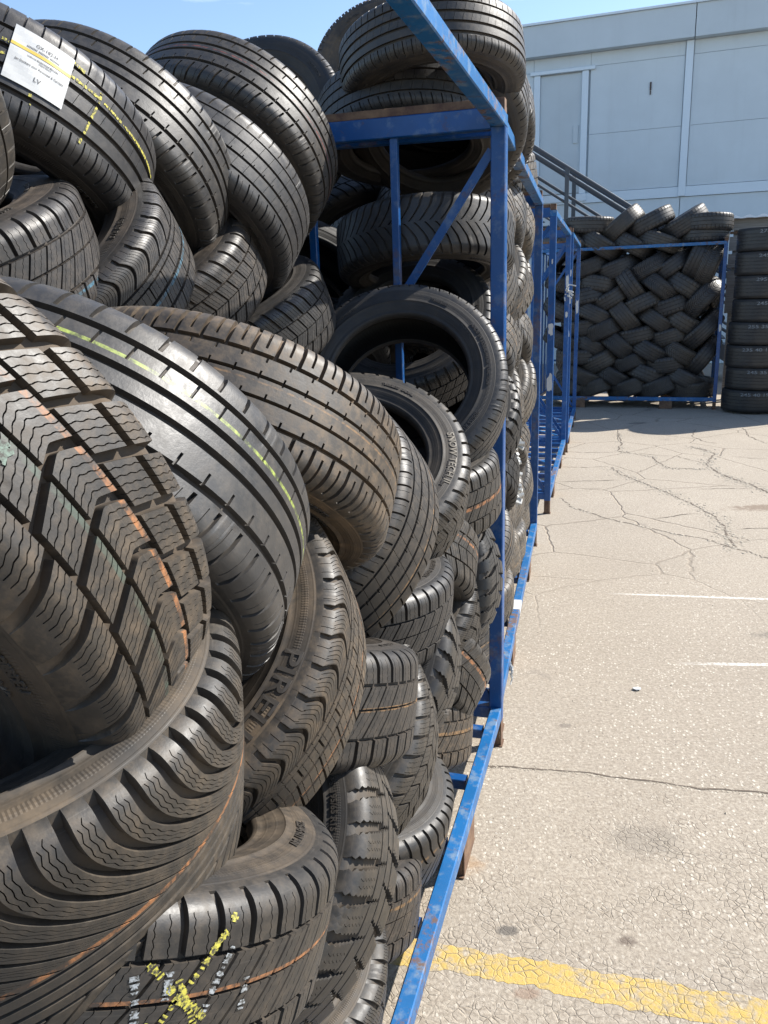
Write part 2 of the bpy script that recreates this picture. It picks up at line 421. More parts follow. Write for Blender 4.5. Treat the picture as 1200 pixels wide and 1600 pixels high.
# ------------------------------------------------------------------ tyre geometry
TR, TW = 0.320, 0.180            # outer radius and tread width every tyre mesh is built at; the Empty scales them
SEC = [(0.0990, 0.284), (0.1010, 0.277), (0.1022, 0.268), (0.1030, 0.258), (0.1030, 0.250), (0.1042, 0.2485), (0.1042, 0.2455), (0.1028, 0.244),
       (0.1010, 0.236), (0.0975, 0.227), (0.0940, 0.220), (0.0925, 0.216), (0.0930, 0.2135), (0.0900, 0.2080), (0.0840, 0.2050), (0.0760, 0.2040), (0.0690, 0.2050), (0.0660, 0.2080)]
INN = [(0.0660, 0.2080), (0.0700, 0.2160), (0.0790, 0.2300), (0.0860, 0.2450), (0.0890, 0.2620), (0.0860, 0.2780), (0.0760, 0.2920), (0.0580, 0.3010), (0.0300, 0.3040), (0, 0.3045)]

def crown(u):
    """profile of the tread: axial position and radius for u in -1.25 .. 1.25 (|u| > 1 wraps over the shoulder)"""
    a = np.abs(u); s = np.sign(u)
    c = np.minimum(a, 1)
    r = TR - 0.0035 * c**2 - 0.0085 * np.clip((c - 0.78) / 0.22, 0, 1)**2
    z = c * TW / 2
    w = np.clip((a - 1) / 0.25, 0, 1)
    z = z + 0.0090 * (1 - (1 - w)**1.8)
    r = r - 0.0240 * w**1.15
    return s * z, r

def crown_normal(u):
    z0, r0 = crown(u - 1e-3); z1, r1 = crown(u + 1e-3)
    dz, dr = z1 - z0, r1 - r0; L = np.hypot(dz, dr)
    return -dr / L, dz / L

def tri(x): return 2 * np.abs(2 * (x - np.floor(x + 0.5))) - 1

def tread(name, N, circ, feats, s, nf=34, dmax=0.0075, fw=0.22):
    """N pitches; circ: (u, width mm, depth mm); feats: (kind, t0, width in pitches, depth mm, u0, u1, zigzag); s: how far
    the cross grooves run round the tyre at each u, in pitches"""
    mm = 0.001 / (TW / 2)
    L = set(np.round(np.linspace(-1, 1, nf), 5))
    add = set()
    for (u0, w, d) in circ:
        hw = w * mm / 2
        L = {x for x in L if abs(x - u0) > hw + 0.012}
        for q in (-hw, -hw + 0.5 * mm, hw - 0.5 * mm, hw): add.add(u0 + q)
    for f in feats:
        for q in (f[4], f[5]):
            if abs(q) < 1.2:
                add.add(q - 0.3 * mm); add.add(q + 0.3 * mm)
    L = {x for x in L if min([abs(x - y) for y in add] or [1]) > 0.008}
    U = np.array(sorted(L | add | {-1.25, -1.19, -1.12, -1.06, 1.06, 1.12, 1.19, 1.25}))
    U = U[np.r_[True, np.diff(U) > 1e-4]]
    cd = np.zeros(len(U))
    for (u0, w, d) in circ:
        hw = w * mm / 2
        cd = np.maximum(cd, d * 0.001 * np.clip((hw - np.abs(U - u0)) / (0.5 * mm), 0, 1))
    # cross cuts that lie side by side on different ribs share one set of lines
    groups = []
    for f in sorted(feats, key=lambda f: f[1]):
        for g in groups:
            if g[0][0] == f[0] and all((f[4] >= h[5] - 1e-6 or f[5] <= h[4] + 1e-6) for h in g) and abs(g[0][1] - f[1]) < (0.2 if f[0] == 'g' else 0.09):
                g.append(f); break
        else: groups.append([f])
    rows_t, rows_d = [], []
    fade = np.clip((1.25 - np.abs(U)) / fw, 0, 1)
    pitch_mm = 2 * math.pi * TR / N * 1000
    for g in sorted(groups, key=lambda g: g[0][1]):
        kind = g[0][0]
        dist = np.stack([np.maximum(0, np.maximum(f[4] - U, U - f[5])) for f in g]); pick = dist.argmin(0)
        act = sum(np.clip((U - f[4]) / (0.3 * mm) + 0.5, 0, 1) * np.clip((f[5] - U) / (0.3 * mm) + 0.5, 0, 1) for f in g)
        act = np.clip(act, 0, 1)
        t0 = np.choose(pick, [f[1] + 0 * U for f in g]); d = np.choose(pick, [f[3] + 0 * U for f in g]); zz = np.choose(pick, [f[6] + 0 * U for f in g])
        w = np.choose(pick, [(f[2](U) if callable(f[2]) else f[2] * (1 + 0.35 * (np.abs(U) - 0.6))) + 0 * U for f in g])
        if kind == 'g':
            e = 0.7 / pitch_mm
            wv = w
            tt = [t0 - wv / 2, t0 - wv / 2 + e, t0 + wv / 2 - e, t0 + wv / 2]; dd = [0, 1, 1, 0]
        else:
            e = 0.55 / pitch_mm
            tt = [t0 - e, t0 + 0 * U, t0 + e]; dd = [0, 1, 0]
        for t_, q in zip(tt, dd):
            t_ = t_ + 0 * U
            t_ = t_ + zz * tri(U * 9.0)
            rows_t.append(t_); rows_d.append(q * d * 0.001 * act * fade)
    T = np.array(rows_t); Dp = np.array(rows_d)                       # (lines, U)
    k = len(T)
    V = (np.arange(N)[:, None, None] + T[None] + s(U)[None, None]) / N
    V = V.reshape(N * k, -1)
    D = np.tile(np.maximum(Dp, cd[None]), (N, 1))
    rg = np.random.RandomState(len(name) + N + len(feats)); kk = np.arange(len(D)) / k
    wear = 1 + 0.10 * np.sin(2 * math.pi * kk * 3 / N + 1) + 0.06 * np.repeat(rg.randn(N), k)
    D = D * np.clip(wear, 0.7, 1.2)[:, None]
    chip = (rg.rand(N) < 0.12)[:, None] & np.ones(k, bool)[None]
    D = D + np.where(chip.reshape(-1)[:, None] & (D < 1e-5), 0.0006 * rg.rand(len(D))[:, None] * (np.abs(U)[None] > 0.5) * fade[None], 0)
    th = 2 * math.pi * V
    z, r = crown(U); nz_, nr_ = crown_normal(U)
    zz_ = z[None] - D * nz_[None]; rr_ = r[None] - D * nr_[None]
    P = np.stack([rr_ * np.cos(th), rr_ * np.sin(th), zz_ + 0 * th], -1).reshape(-1, 3)
    nV, nU = V.shape
    i = np.arange(nV)[:, None]; j = np.arange(nU - 1)[None]
    i2 = (i + 1) % nV
    F = np.stack([i * nU + j, i2 * nU + j, i2 * nU + j + 1, i * nU + j + 1], -1).reshape(-1, 4)
    uvu = (np.clip(U, -1.25, 1.25) + 1) / 2
    Vn = V + np.zeros_like(V)
    uv = np.stack([np.broadcast_to(uvu, V.shape), Vn], -1).reshape(-1, 2)
    luv = uv[F.ravel()].copy().reshape(-1, 4, 2)
    last = (F[:, 0] // nU) == nV - 1
    luv[last, 1, 1] += 1; luv[last, 2, 1] += 1
    return mesh_from(name, P, F, luv.reshape(-1, 2), (D / dmax).reshape(-1), True, R_(32))

def lathe(name, prof, seg=160, sgn=1, uvs=True):
    prof = np.array(prof); n = len(prof)
    th = np.linspace(0, 2 * math.pi, seg, endpoint=False)
    P = np.stack([prof[None, :, 1] * np.cos(th)[:, None], prof[None, :, 1] * np.sin(th)[:, None], np.broadcast_to(prof[None, :, 0], (seg, n))], -1).reshape(-1, 3)
    i = np.arange(seg)[:, None]; j = np.arange(n - 1)[None]; i2 = (i + 1) % seg
    F = np.stack([i * n + j, i2 * n + j, i2 * n + j + 1, i * n + j + 1], -1).reshape(-1, 4)
    if sgn < 0: F = F[:, ::-1].copy()
    seglen = np.r_[0, np.cumsum(np.hypot(*np.diff(prof, axis=0).T))]; seglen /= seglen[-1]
    uv = np.stack([np.broadcast_to(seglen, (seg, n)), np.broadcast_to((th / 2 / math.pi)[:, None], (seg, n))], -1).reshape(-1, 2)
    luv = uv[F.ravel()].reshape(-1, 4, 2).copy()
    if sgn > 0:
        last = (F[:, 0] // n) == seg - 1; luv[last, 1, 1] += 1; luv[last, 2, 1] += 1
    return mesh_from(name, P, F, luv.reshape(-1, 2), None, True, R_(40))

SIDE_ME = lathe('sidewall', SEC)
INN_FULL = INN + [(-a, b) for a, b in INN[:-1][::-1]]
INNER_ME = lathe('inner_liner', INN_FULL, 96)

S0 = lambda u: 0 * u
def side_z(r):
    return float(np.interp(r, [p[1] for p in SEC[::-1]], [p[0] for p in SEC[::-1]])) if r < SEC[0][1] else SEC[0][0]

def multi_sipes(a, b, u0, u1, n, d=5.5, zz=0.018):
    return [('s', a + (b - a) * (i + 0.5) / n, 0, d, u0, u1, zz) for i in range(n)]

DES = {}
# winter block tread, V running grooves, many zigzag cuts
DES['winter_block'] = tread('tread', 42, [(-0.62, 6, 8), (-0.20, 5, 8), (0.24, 5, 8), (0.64, 8, 8)],
    [('g', 0.0, 0.21, 8, -1.3, 1.3, 0)] + multi_sipes(0.14, 0.88, -1.0, 1.0, 5), lambda u: 0.95 * np.abs(u) ** 1.1 + np.where(u > 0.24, 0.35, 0) + np.where(u < -0.62, 0.3, 0), nf=74)
# big sweeping lugs that run into narrow middle ribs
_sw = lambda u: -4.1 * np.clip(1.05 - np.abs(u), 0, 1.05) ** 2.0
DES['winter_sweep'] = tread('tread', 58, [(0.00, 3.5, 7), (0.12, 3.5, 7), (0.24, 3.5, 7), (0.36, 3.5, 7)],
    [('g', 0.0, (lambda u: 0.13 + 0.24 * np.clip((np.abs(u) - 0.05) / 0.6, 0, 1)), 9, -1.24, -0.03, 0), ('g', 0.02, 0.16, 7, 0.36, 1.2, 0)]
    + [('s', 0.36, 0, 6, -1.04, -0.10, 0.04), ('s', 0.53, 0, 6, -1.1, -0.10, 0.04), ('s', 0.70, 0, 6, -1.04, -0.10, 0.04)], _sw, nf=80, fw=0.06)
# shoulder blocks full of straight cuts, slim rib, stepped rib
DES['winter_rib'] = tread('tread', 42, [(-0.40, 5, 8), (-0.24, 4, 8), (0.10, 6, 8), (0.5, 7, 8)],
    [('g', 0.0, 0.17, 8, -1.15, -0.40, 0), ('g', 0.02, 0.09, 7, -0.24, 1.2, 0)] + multi_sipes(0.12, 0.98, -0.98, -0.42, 6, 5, 0.0)
    + multi_sipes(0.12, 0.98, -0.38, 0.96, 3, 4, 0.016)[:3] + [('s', 0.36, 0, 5, -1.16, -0.96, 0), ('s', 0.7, 0, 5, -1.16, -0.96, 0)],
    lambda u: 0.5 * np.sin(np.clip(u + 0.4, -0.6, 0) * 4.5) + np.where(u > -0.32, 0.3, 0) + np.where(u > 0.1, 0.25, 0) + 0.3 * np.clip(u, 0, 1), nf=60)
# straight rows of blocks either side of a cut-up middle
DES['winter_square'] = tread('tread', 52, [(-0.50, 6, 8), (-0.06, 4, 8), (0.46, 6, 8)],
    [('g', 0.0, 0.20, 8, -1.16, -0.52, 0), ('g', 0.03, 0.13, 7, -0.48, 0.44, 0), ('g', 0.02, 0.20, 8, 0.48, 1.16, 0)]
    + multi_sipes(0.16, 0.92, -0.96, -0.53, 2, 5, 0.03) + multi_sipes(0.2, 0.95, -0.47, 0.43, 2, 5, 0.03)[:2] + multi_sipes(0.18, 0.9, 0.50, 0.96, 2, 5, 0.03),
    lambda u: np.where(np.abs(u) < 0.48, 1.5 * np.clip(u + 0.06, -0.4, 0.6), 0) + 0.12 * np.abs(u), nf=60)
# chunky mixed-use tread
DES['chunky'] = tread('tread', 36, [(-0.30, 5, 9), (0.04, 4, 8), (0.34, 5, 9)],
    [('g', 0.0, 0.30, 9, -1.2, -0.32, 0.05), ('g', 0.03, 0.14, 8, -0.28, 0.32, 0.06), ('g', 0.02, 0.30, 9, 0.36, 1.2, 0.05)]
    + [('s', 0.42, 0, 5, -0.9, -0.36, 0.06), ('s', 0.62, 0, 5, -0.9, -0.36, 0.06), ('s', 0.8, 0, 5, 0.38, 0.9, 0.06)],
    lambda u: 0.45 * np.abs(u) + np.where(u > 0.04, 0.5, 0), nf=56)
# slanted grooves, cut into slices
DES['winter_slant'] = tread('tread', 46, [(-0.44, 5, 8), (0.02, 3, 6), (0.46, 5, 8)],
    [('g', 0.0, 0.20, 8, -1.14, -0.46, 0), ('g', 0.02, 0.16, 7, -0.42, 0.44, 0), ('g', 0.04, 0.20, 8, 0.48, 1.14, 0)]
    + multi_sipes(0.16, 0.92, -0.97, 0.97, 3, 5, 0.02), lambda u: 1.1 * np.abs(u - 0.02) + np.where(np.abs(u) > 0.45, 0.4, 0), nf=60)
# summer treads: plain ribs, slots at the shoulders
DES['summer_five'] = tread('tread', 68, [(-0.56, 11, 7), (-0.19, 10, 7), (0.18, 10, 7), (0.55, 7, 7)],
    [('g', 0.0, 0.12, 6, -1.14, -0.64, 0), ('g', 0.03, 0.12, 5, 0.60, 1.16, 0), ('s', 0.45, 0, 4, -1.0, -0.66, 0), ('s', 0.5, 0, 4, -0.16, 0.50, 0)],
    lambda u: np.where(np.abs(u) < 0.55, 0.9 * (u + 0.3), 0.12 * np.abs(u)), nf=40)
DES['summer_wide'] = tread('tread', 54, [(-0.50, 10, 8), (-0.06, 9, 8), (0.22, 9, 8), (0.60, 8, 8)],
    [('g', 0.0, 0.15, 7, -1.18, -0.60, 0), ('g', 0.03, 0.14, 6, 0.68, 1.16, 0), ('g', 0.5, 0.10, 6, 0.36, 0.56, 0), ('g', 0.25, 0.10, 5, -0.46, -0.30, 0), ('s', 0.62, 0, 4, -1.1, -0.64, 0)],
    lambda u: np.where(u < -0.5, -0.8 * (np.abs(u) - 0.5), 0.5 * u), nf=40)
DES['summer_notch'] = tread('tread', 56, [(-0.54, 7, 8), (-0.18, 5.5, 8), (0.17, 5.5, 8), (0.53, 7, 8)],
    [('g', 0.0, 0.17, 8, -1.20, -0.54, 0), ('g', 0.02, 0.17, 8, 0.54, 1.20, 0), ('g', 0.5, 0.11, 7, -1.12, -0.68, 0), ('g', 0.52, 0.11, 7, 0.66, 1.12, 0),
     ('g', 0.25, 0.10, 6, -0.56, -0.42, 0), ('g', 0.28, 0.10, 6, -0.20, -0.08, 0), ('g', 0.72, 0.10, 6, 0.12, 0.26, 0), ('g', 0.75, 0.10, 6, 0.42, 0.54, 0)],
    lambda u: 0.4 * u, nf=36)
DES['summer_arc'] = tread('tread', 60, [(-0.58, 6, 7), (-0.20, 7, 7), (0.20, 7, 7), (0.56, 5, 7)],
    [('g', 0.0, 0.13, 6, -1.12, -0.66, 0), ('s', 0.4, 0, 5, -1.08, -0.72, 0), ('g', 0.03, 0.13, 6, 0.62, 1.12, 0), ('s', 0.55, 0, 4, -0.56, 0.54, 0.0), ('g', 0.78, 0.09, 5, -0.24, -0.10, 0)],
    lambda u: 0.9 * np.clip(np.abs(u) - 0.5, 0, 1) ** 1.5 + 0.6 * np.where(np.abs(u) < 0.57, u, 0), nf=40)
DES['chevron'] = tread('tread', 58, [],
    [('g', 0.0, 0.24, 8, -1.16, -0.03, 0), ('g', 0.5, 0.24, 8, 0.03, 1.16, 0)], lambda u: 1.9 * np.abs(u) ** 0.8 - 0.75 * np.clip(np.abs(u) - 0.55, 0, 1), nf=44)

# small far-off tyres: one mesh each, tread, sidewalls and lining together
def joined(name, tread_me, seg=48):
    import bmesh
    bm = bmesh.new(); bm.from_mesh(tread_me)
    for prof, sg in ((SEC[::2] + [SEC[-1]], 1), ([(-a, b) for a, b in (SEC[::2] + [SEC[-1]])][::-1], 1), (INN_FULL, 1)):
        me = lathe('t', prof, seg, sg); bm.from_mesh(me); bpy.data.meshes.remove(me)
    out = bpy.data.meshes.new(name); bm.to_mesh(out); bm.free()
    out.set_sharp_from_angle(angle=R_(35))
    return out
FAR = [joined('tyre', tread('t', 40, [(-0.5, 7, 7), (0, 6, 7), (0.5, 7, 7)], [('g', 0.0, 0.20, 6, -1.15, -0.5, 0), ('g', 0.05, 0.2, 6, 0.5, 1.15, 0)], S0, nf=12)),
       joined('tyre', tread('t', 34, [(-0.3, 5, 7), (0.3, 5, 7)], [('g', 0.0, 0.25, 7, -1.15, 1.15, 0), ('g', 0.5, 0.12, 6, -1.0, 1.0, 0)], lambda u: 1.2 * np.abs(u), nf=12)),
       joined('tyre', tread('t', 44, [(-0.56, 8, 7), (-0.2, 7, 7), (0.2, 7, 7), (0.56, 8, 7)], [('g', 0.0, 0.12, 5, -1.1, -0.6, 0), ('g', 0.05, 0.12, 5, 0.6, 1.1, 0)], S0, nf=10))]

def pose(c, ax, scale=(1, 1, 1), spin=0.0, eye=Vector((0, 0, 1.6))):
    c, ax = Vector(c), Vector(ax).normalized()
    x = eye - c; x = (x - ax * x.dot(ax)).normalized(); y = ax.cross(x)
    m = Matrix((x, y, ax)).transposed().to_4x4()
    m = Matrix.Translation(c) @ m @ Matrix.Rotation(spin, 4, 'Z') @ Matrix.Diagonal((*scale, 1))
    return m

ROT_X = Matrix.Rotation(math.pi, 4, 'X')
def tyre(name, c, ax, design, label, group, mat=None, tint=(1, 1, 1), R=0.32, W=0.18, spin=0.0, side=None, flip=False):
    root = empty(name, pose(c, ax, (R / 0.32, R / 0.32, W / 0.18), spin), label, 'tyre', group)
    tc_ = (*tint, 1)
    t = link('tread', DES[design], mat or rubber(), root, color=tc_)
    if flip: t.matrix_local = ROT_X
    a = link('sidewall', SIDE_ME, side or SIDE, root, color=tc_); a.matrix_local = ROT_X
    link('sidewall', SIDE_ME, side or SIDE, root, color=tc_)
    link('inner_liner', INNER_ME, INNER, root, color=tc_)
    return root

def text_mesh(s, size, extrude=0.0, bold=0.0):
    cu = bpy.data.curves.new('t', 'FONT'); cu.body = s; cu.size = size; cu.extrude = extrude; cu.resolution_u = 3
    cu.align_x = 'CENTER'; cu.align_y = 'CENTER'; cu.offset = bold
    o = bpy.data.objects.new('t', cu); COL.objects.link(o)
    dg = bpy.context.evaluated_depsgraph_get(); dg.update()
    me = bpy.data.meshes.new_from_object(o.evaluated_get(dg))
    bpy.data.objects.remove(o); bpy.data.curves.remove(cu)
    return me

def side_text(root, s, r, theta, size, mat, sx=1.0, name='lettering', extrude=0.0007):
    """raised lettering that follows the sidewall facing local -Z; text runs clockwise as seen"""
    me = text_mesh(s, size, extrude, 0.0004)
    for v in me.vertices:
        th = theta + v.co.x * sx / r; rad = r + v.co.y
        z = side_z(rad)
        v.co = Vector((rad * math.cos(th), rad * math.sin(th), -(z + 0.0004 + (v.co.z + extrude))))
    me.update(); me.name = name
    sw = [c for c in root.children if c.name.startswith('sidewall')][0]
    o = link(name, me, mat, sw); o.matrix_parent_inverse = sw.matrix_local.inverted()
    return o

def wrap_pts(pts, lift=0.0009):
    out = []
    for u, th in pts:
        z, r = crown(np.array([u])); out.append(((r[0] + lift) * math.cos(th), (r[0] + lift) * math.sin(th), z[0]))
    return out

def crayon(root, paths, width, mat, name='crayon_mark', gaps=(), seed=1, skip=0.16):
    """hand-drawn strokes on the tread blocks: paths of (u, angle); broken where a running groove crosses"""
    rnd = random.Random(seed)
    for path in paths:
        b = MB()
        for (u0, t0), (u1, t1) in zip(path[:-1], path[1:]):
            L = math.hypot((u1 - u0) * TW / 2, (t1 - t0) * TR); n = max(2, int(L / 0.0024))
            du, dt = (u1 - u0) * TW / 2 / L, (t1 - t0) * TR / L
            pu, pt = -dt, du
            for i in range(n):
                if rnd.random() < skip: continue
                q = []
                a, c2 = i / n, (i + 1) / n
                if any(abs(u0 + (u1 - u0) * (a + c2) / 2 - g) < w for g, w in gaps): continue
                w0 = width * (0.45 + 0.75 * rnd.random()) / 2; w1 = width * (0.45 + 0.75 * rnd.random()) / 2
                for f, w, sg in ((a, w0, 1), (c2, w1, 1), (c2, w1, -1), (a, w0, -1)):
                    q.append((u0 + (u1 - u0) * f + sg * w * pu / (TW / 2), t0 + (t1 - t0) * f + sg * w * pt / TR))
                b.poly(wrap_pts(q), [(0, 1, 2, 3)])
        if b.v: b.build(name, mat, root)

# ------------------------------------------------------------------ ground
def ground():
    b = MB()
    b.poly([(-400, -400, 0), (400, -400, 0), (400, 400, 0), (-400, 400, 0)], [(0, 1, 2, 3)])
    tag(b.build('ground', CONCRETE), kind='structure')
ground()

def ribbon(name, pts, w, z, mat, seed, jag=0.35, step=0.03, wob=0.28):
    """irregular strip along a polyline on the ground"""
    rnd = random.Random(seed); P = []
    for (a, c) in zip(pts[:-1], pts[1:]):
        a, c = Vector(a), Vector(c); n = max(1, int((c - a).length / step))
        for i in range(n): P.append(a.lerp(c, i / n))
    P.append(Vector(pts[-1]))
    L, Rr = [], []
    off = 0
    for i, p in enumerate(P):
        d = (P[min(i + 1, len(P) - 1)] - P[max(i - 1, 0)]).normalized(); n = Vector((-d.y, d.x))
        off = off * 0.7 + rnd.uniform(-1, 1) * step * wob
        q = p + n * off
        e = min(1, i / 3 + 0.15, (len(P) - 1 - i) / 3 + 0.15)
        L.append(q + n * w * e * rnd.uniform(1 - jag, 1 + jag) / 2); Rr.append(q - n * w * e * rnd.uniform(1 - jag, 1 + jag) / 2)
    b = MB(); k = len(P)
    b.poly([(v.x, v.y, z) for v in L] + [(v.x, v.y, z) for v in Rr], [(i, k + i, k + i + 1, i + 1) for i in range(k - 1)])
    return b.build(name, mat), P
CR = {
'J0':[(0.20,2.51),(0.346, 2.46), (0.42, 2.444), (0.606, 2.404), (0.808, 2.351), (0.978, 2.3), (1.208, 2.24), (1.6, 2.13), (3.2, 1.7)],
'A':[(1.412, 6.155), (1.418, 5.872), (1.493, 5.73), (1.577, 5.544), (1.718, 5.361), (1.821, 5.214), (1.946, 5.08), (2.088, 4.954), (2.154, 4.829), (2.203, 4.73), (2.295, 4.542), (2.6,4.1)],
'B':[(2.093, 7.188), (2.102, 6.88), (2.16, 6.656), (2.219, 6.413), (2.274, 6.186), (2.316, 5.947), (2.335, 5.674), (2.356, 5.496), (2.316, 5.244), (2.264, 5.035), (2.217, 4.841), (2.191, 4.702)],
'C':[(2.617, 7.612), (2.578, 7.191), (2.601, 7.068), (2.804, 6.997), (2.911, 6.98)],
'D':[(3.151, 8.044), (3.216, 7.835), (3.229, 7.644), (3.031, 7.282), (2.969, 7.169), (2.944, 6.824), (2.962, 6.572), (3.006, 6.397), (3.022, 6.082), (3.2,5.5)],
'E':[(1.661, 7.273), (1.884, 7.222), (2.081, 7.206)],
'F':[(1.514, 6.683), (1.746, 6.676), (2.026, 6.676)],
'G':[(2.697, 8.969), (2.525, 8.314), (2.385, 7.933), (2.491, 7.772), (2.617, 7.612)],
'H':[(2.363, 7.889), (2.055, 7.894), (1.883, 8.021)],
'I':[(2.487, 7.819), (2.699, 7.644), (2.85, 7.573), (2.953, 7.253)],
'J':[(2.553, 6.27), (2.755, 6.26), (2.967, 6.212)],
'K':[(1.646, 6.398), (1.798, 6.409)],
'L':[(2.362, 5.151), (2.465, 5.16), (2.581, 5.147), (3.2,5.1)],
'M':[(1.901, 5.456), (2.108, 5.527), (2.275, 5.555)],
'O':[(3.589, 9.04), (3.379, 8.596), (3.403, 8.258), (3.503, 8.134)],
'P':[(3.34, 7.489), (3.464, 7.381), (3.615, 7.338)],
'Q':[(4.136, 9.056), (3.961, 8.484), (3.952, 8.051)]}
CW = dict(J0=0.006, A=0.010, B=0.014, C=0.012, D=0.018, G=0.012, S=0.005)
zc = 0.0012
for i, (k, pts) in enumerate(CR.items()):
    o, P = ribbon('pavement_crack', pts, CW.get(k, 0.007), zc + 0.00012 * i, CRACK, i, jag=0.8, step=0.03)
    tag(o, kind='structure')
# broken concrete along the wide cracks
rnd = random.Random(5); b = MB()
for k, w, dens in (('B', 0.085, 90), ('D', 0.085, 90), ('A', 0.02, 26), ('C', 0.05, 40), ('G', 0.05, 60), ('J0', 0.014, 70)):
    pts = [Vector(p) for p in CR[k]]
    for _ in range(dens * (len(pts) - 1) // 2):
        i = rnd.randrange(len(pts) - 1); p = pts[i].lerp(pts[i + 1], rnd.random()) + Vector((rnd.gauss(0, w / 2), rnd.gauss(0, w / 2)))
        s = rnd.uniform(0.003, 0.015) if k not in ('J0',) else rnd.uniform(0.002, 0.005); n = 5; a0 = rnd.random() * 6
        ring = [(p.x + s * rnd.uniform(.7, 1.2) * math.cos(a0 + a * 6.283 / n), p.y + s * rnd.uniform(.7, 1.2) * math.sin(a0 + a * 6.283 / n), 0.001) for a in range(n)]
        top = [(p.x + (x - p.x) * .6, p.y + (y - p.y) * .6, s * rnd.uniform(.15, .35)) for x, y, _ in ring]
        b.poly(ring + top, [(j, (j + 1) % n, n + (j + 1) % n, n + j) for j in range(n)] + [list(range(n, 2 * n))])
for _ in range(160):                       # loose grit on the pavement
    x, y = rnd.uniform(0.1, 4), rnd.uniform(1.3, 8); s = rnd.uniform(0.0015, 0.005)
    ring = [(x + s * math.cos(a * 1.57), y + s * math.sin(a * 1.57), 0.0005) for a in range(4)]
    b.poly(ring + [(x, y, s)], [(0, 1, 4), (1, 2, 4), (2, 3, 4), (3, 0, 4)])
tag(b.build('concrete_rubble', CRUMB), kind='stuff')

# yellow bay line, its edges eaten away
def yellow_line():
    rnd = random.Random(11)
    A, B_ = Vector((-1.4, 2.045)), Vector((2.3, 1.03)); d = (B_ - A).normalized(); n = Vector((-d.y, d.x)); L = (B_ - A).length
    k = int(L / 0.012); b = MB(); top, bot = [], []
    e1 = e2 = 0
    for i in range(k + 1):
        p = A + d * (L * i / k)
        e1 = e1 * 0.90 + rnd.gauss(0, 0.0036); e2 = e2 * 0.90 + rnd.gauss(0, 0.0036)
        top.append(p + n * (0.047 + e1)); bot.append(p - n * (0.047 + e2))
    b.poly([(p.x, p.y, 0.0006) for p in top] + [(p.x, p.y, 0.0006) for p in bot], [(i, k + 1 + i, k + 2 + i, i + 1) for i in range(k)])
    tag(b.build('painted_line', YELLOW), kind='structure')
yellow_line()
b = MB(); rnd = random.Random(2)
ring = [(0.017 * (1 + .15 * math.sin(3 * a)) * math.cos(a), 0.012 * math.sin(a)) for a in [6.283 * i / 14 for i in range(14)]]
b.poly([(x, y, 0.002 + 0.002 * math.sin(9 * x * 50)) for x, y in ring] + [(x * .96, y * .96, 0.005) for x, y in ring],
       [(i, (i + 1) % 14, 14 + (i + 1) % 14, 14 + i) for i in range(14)] + [list(range(14, 28))])
o = b.build('paper_scrap', PAPER); o.location = (1.014, 2.971, 0.003)
tag(o, 'small white scrap of paper lying alone on the bare concrete', 'litter')

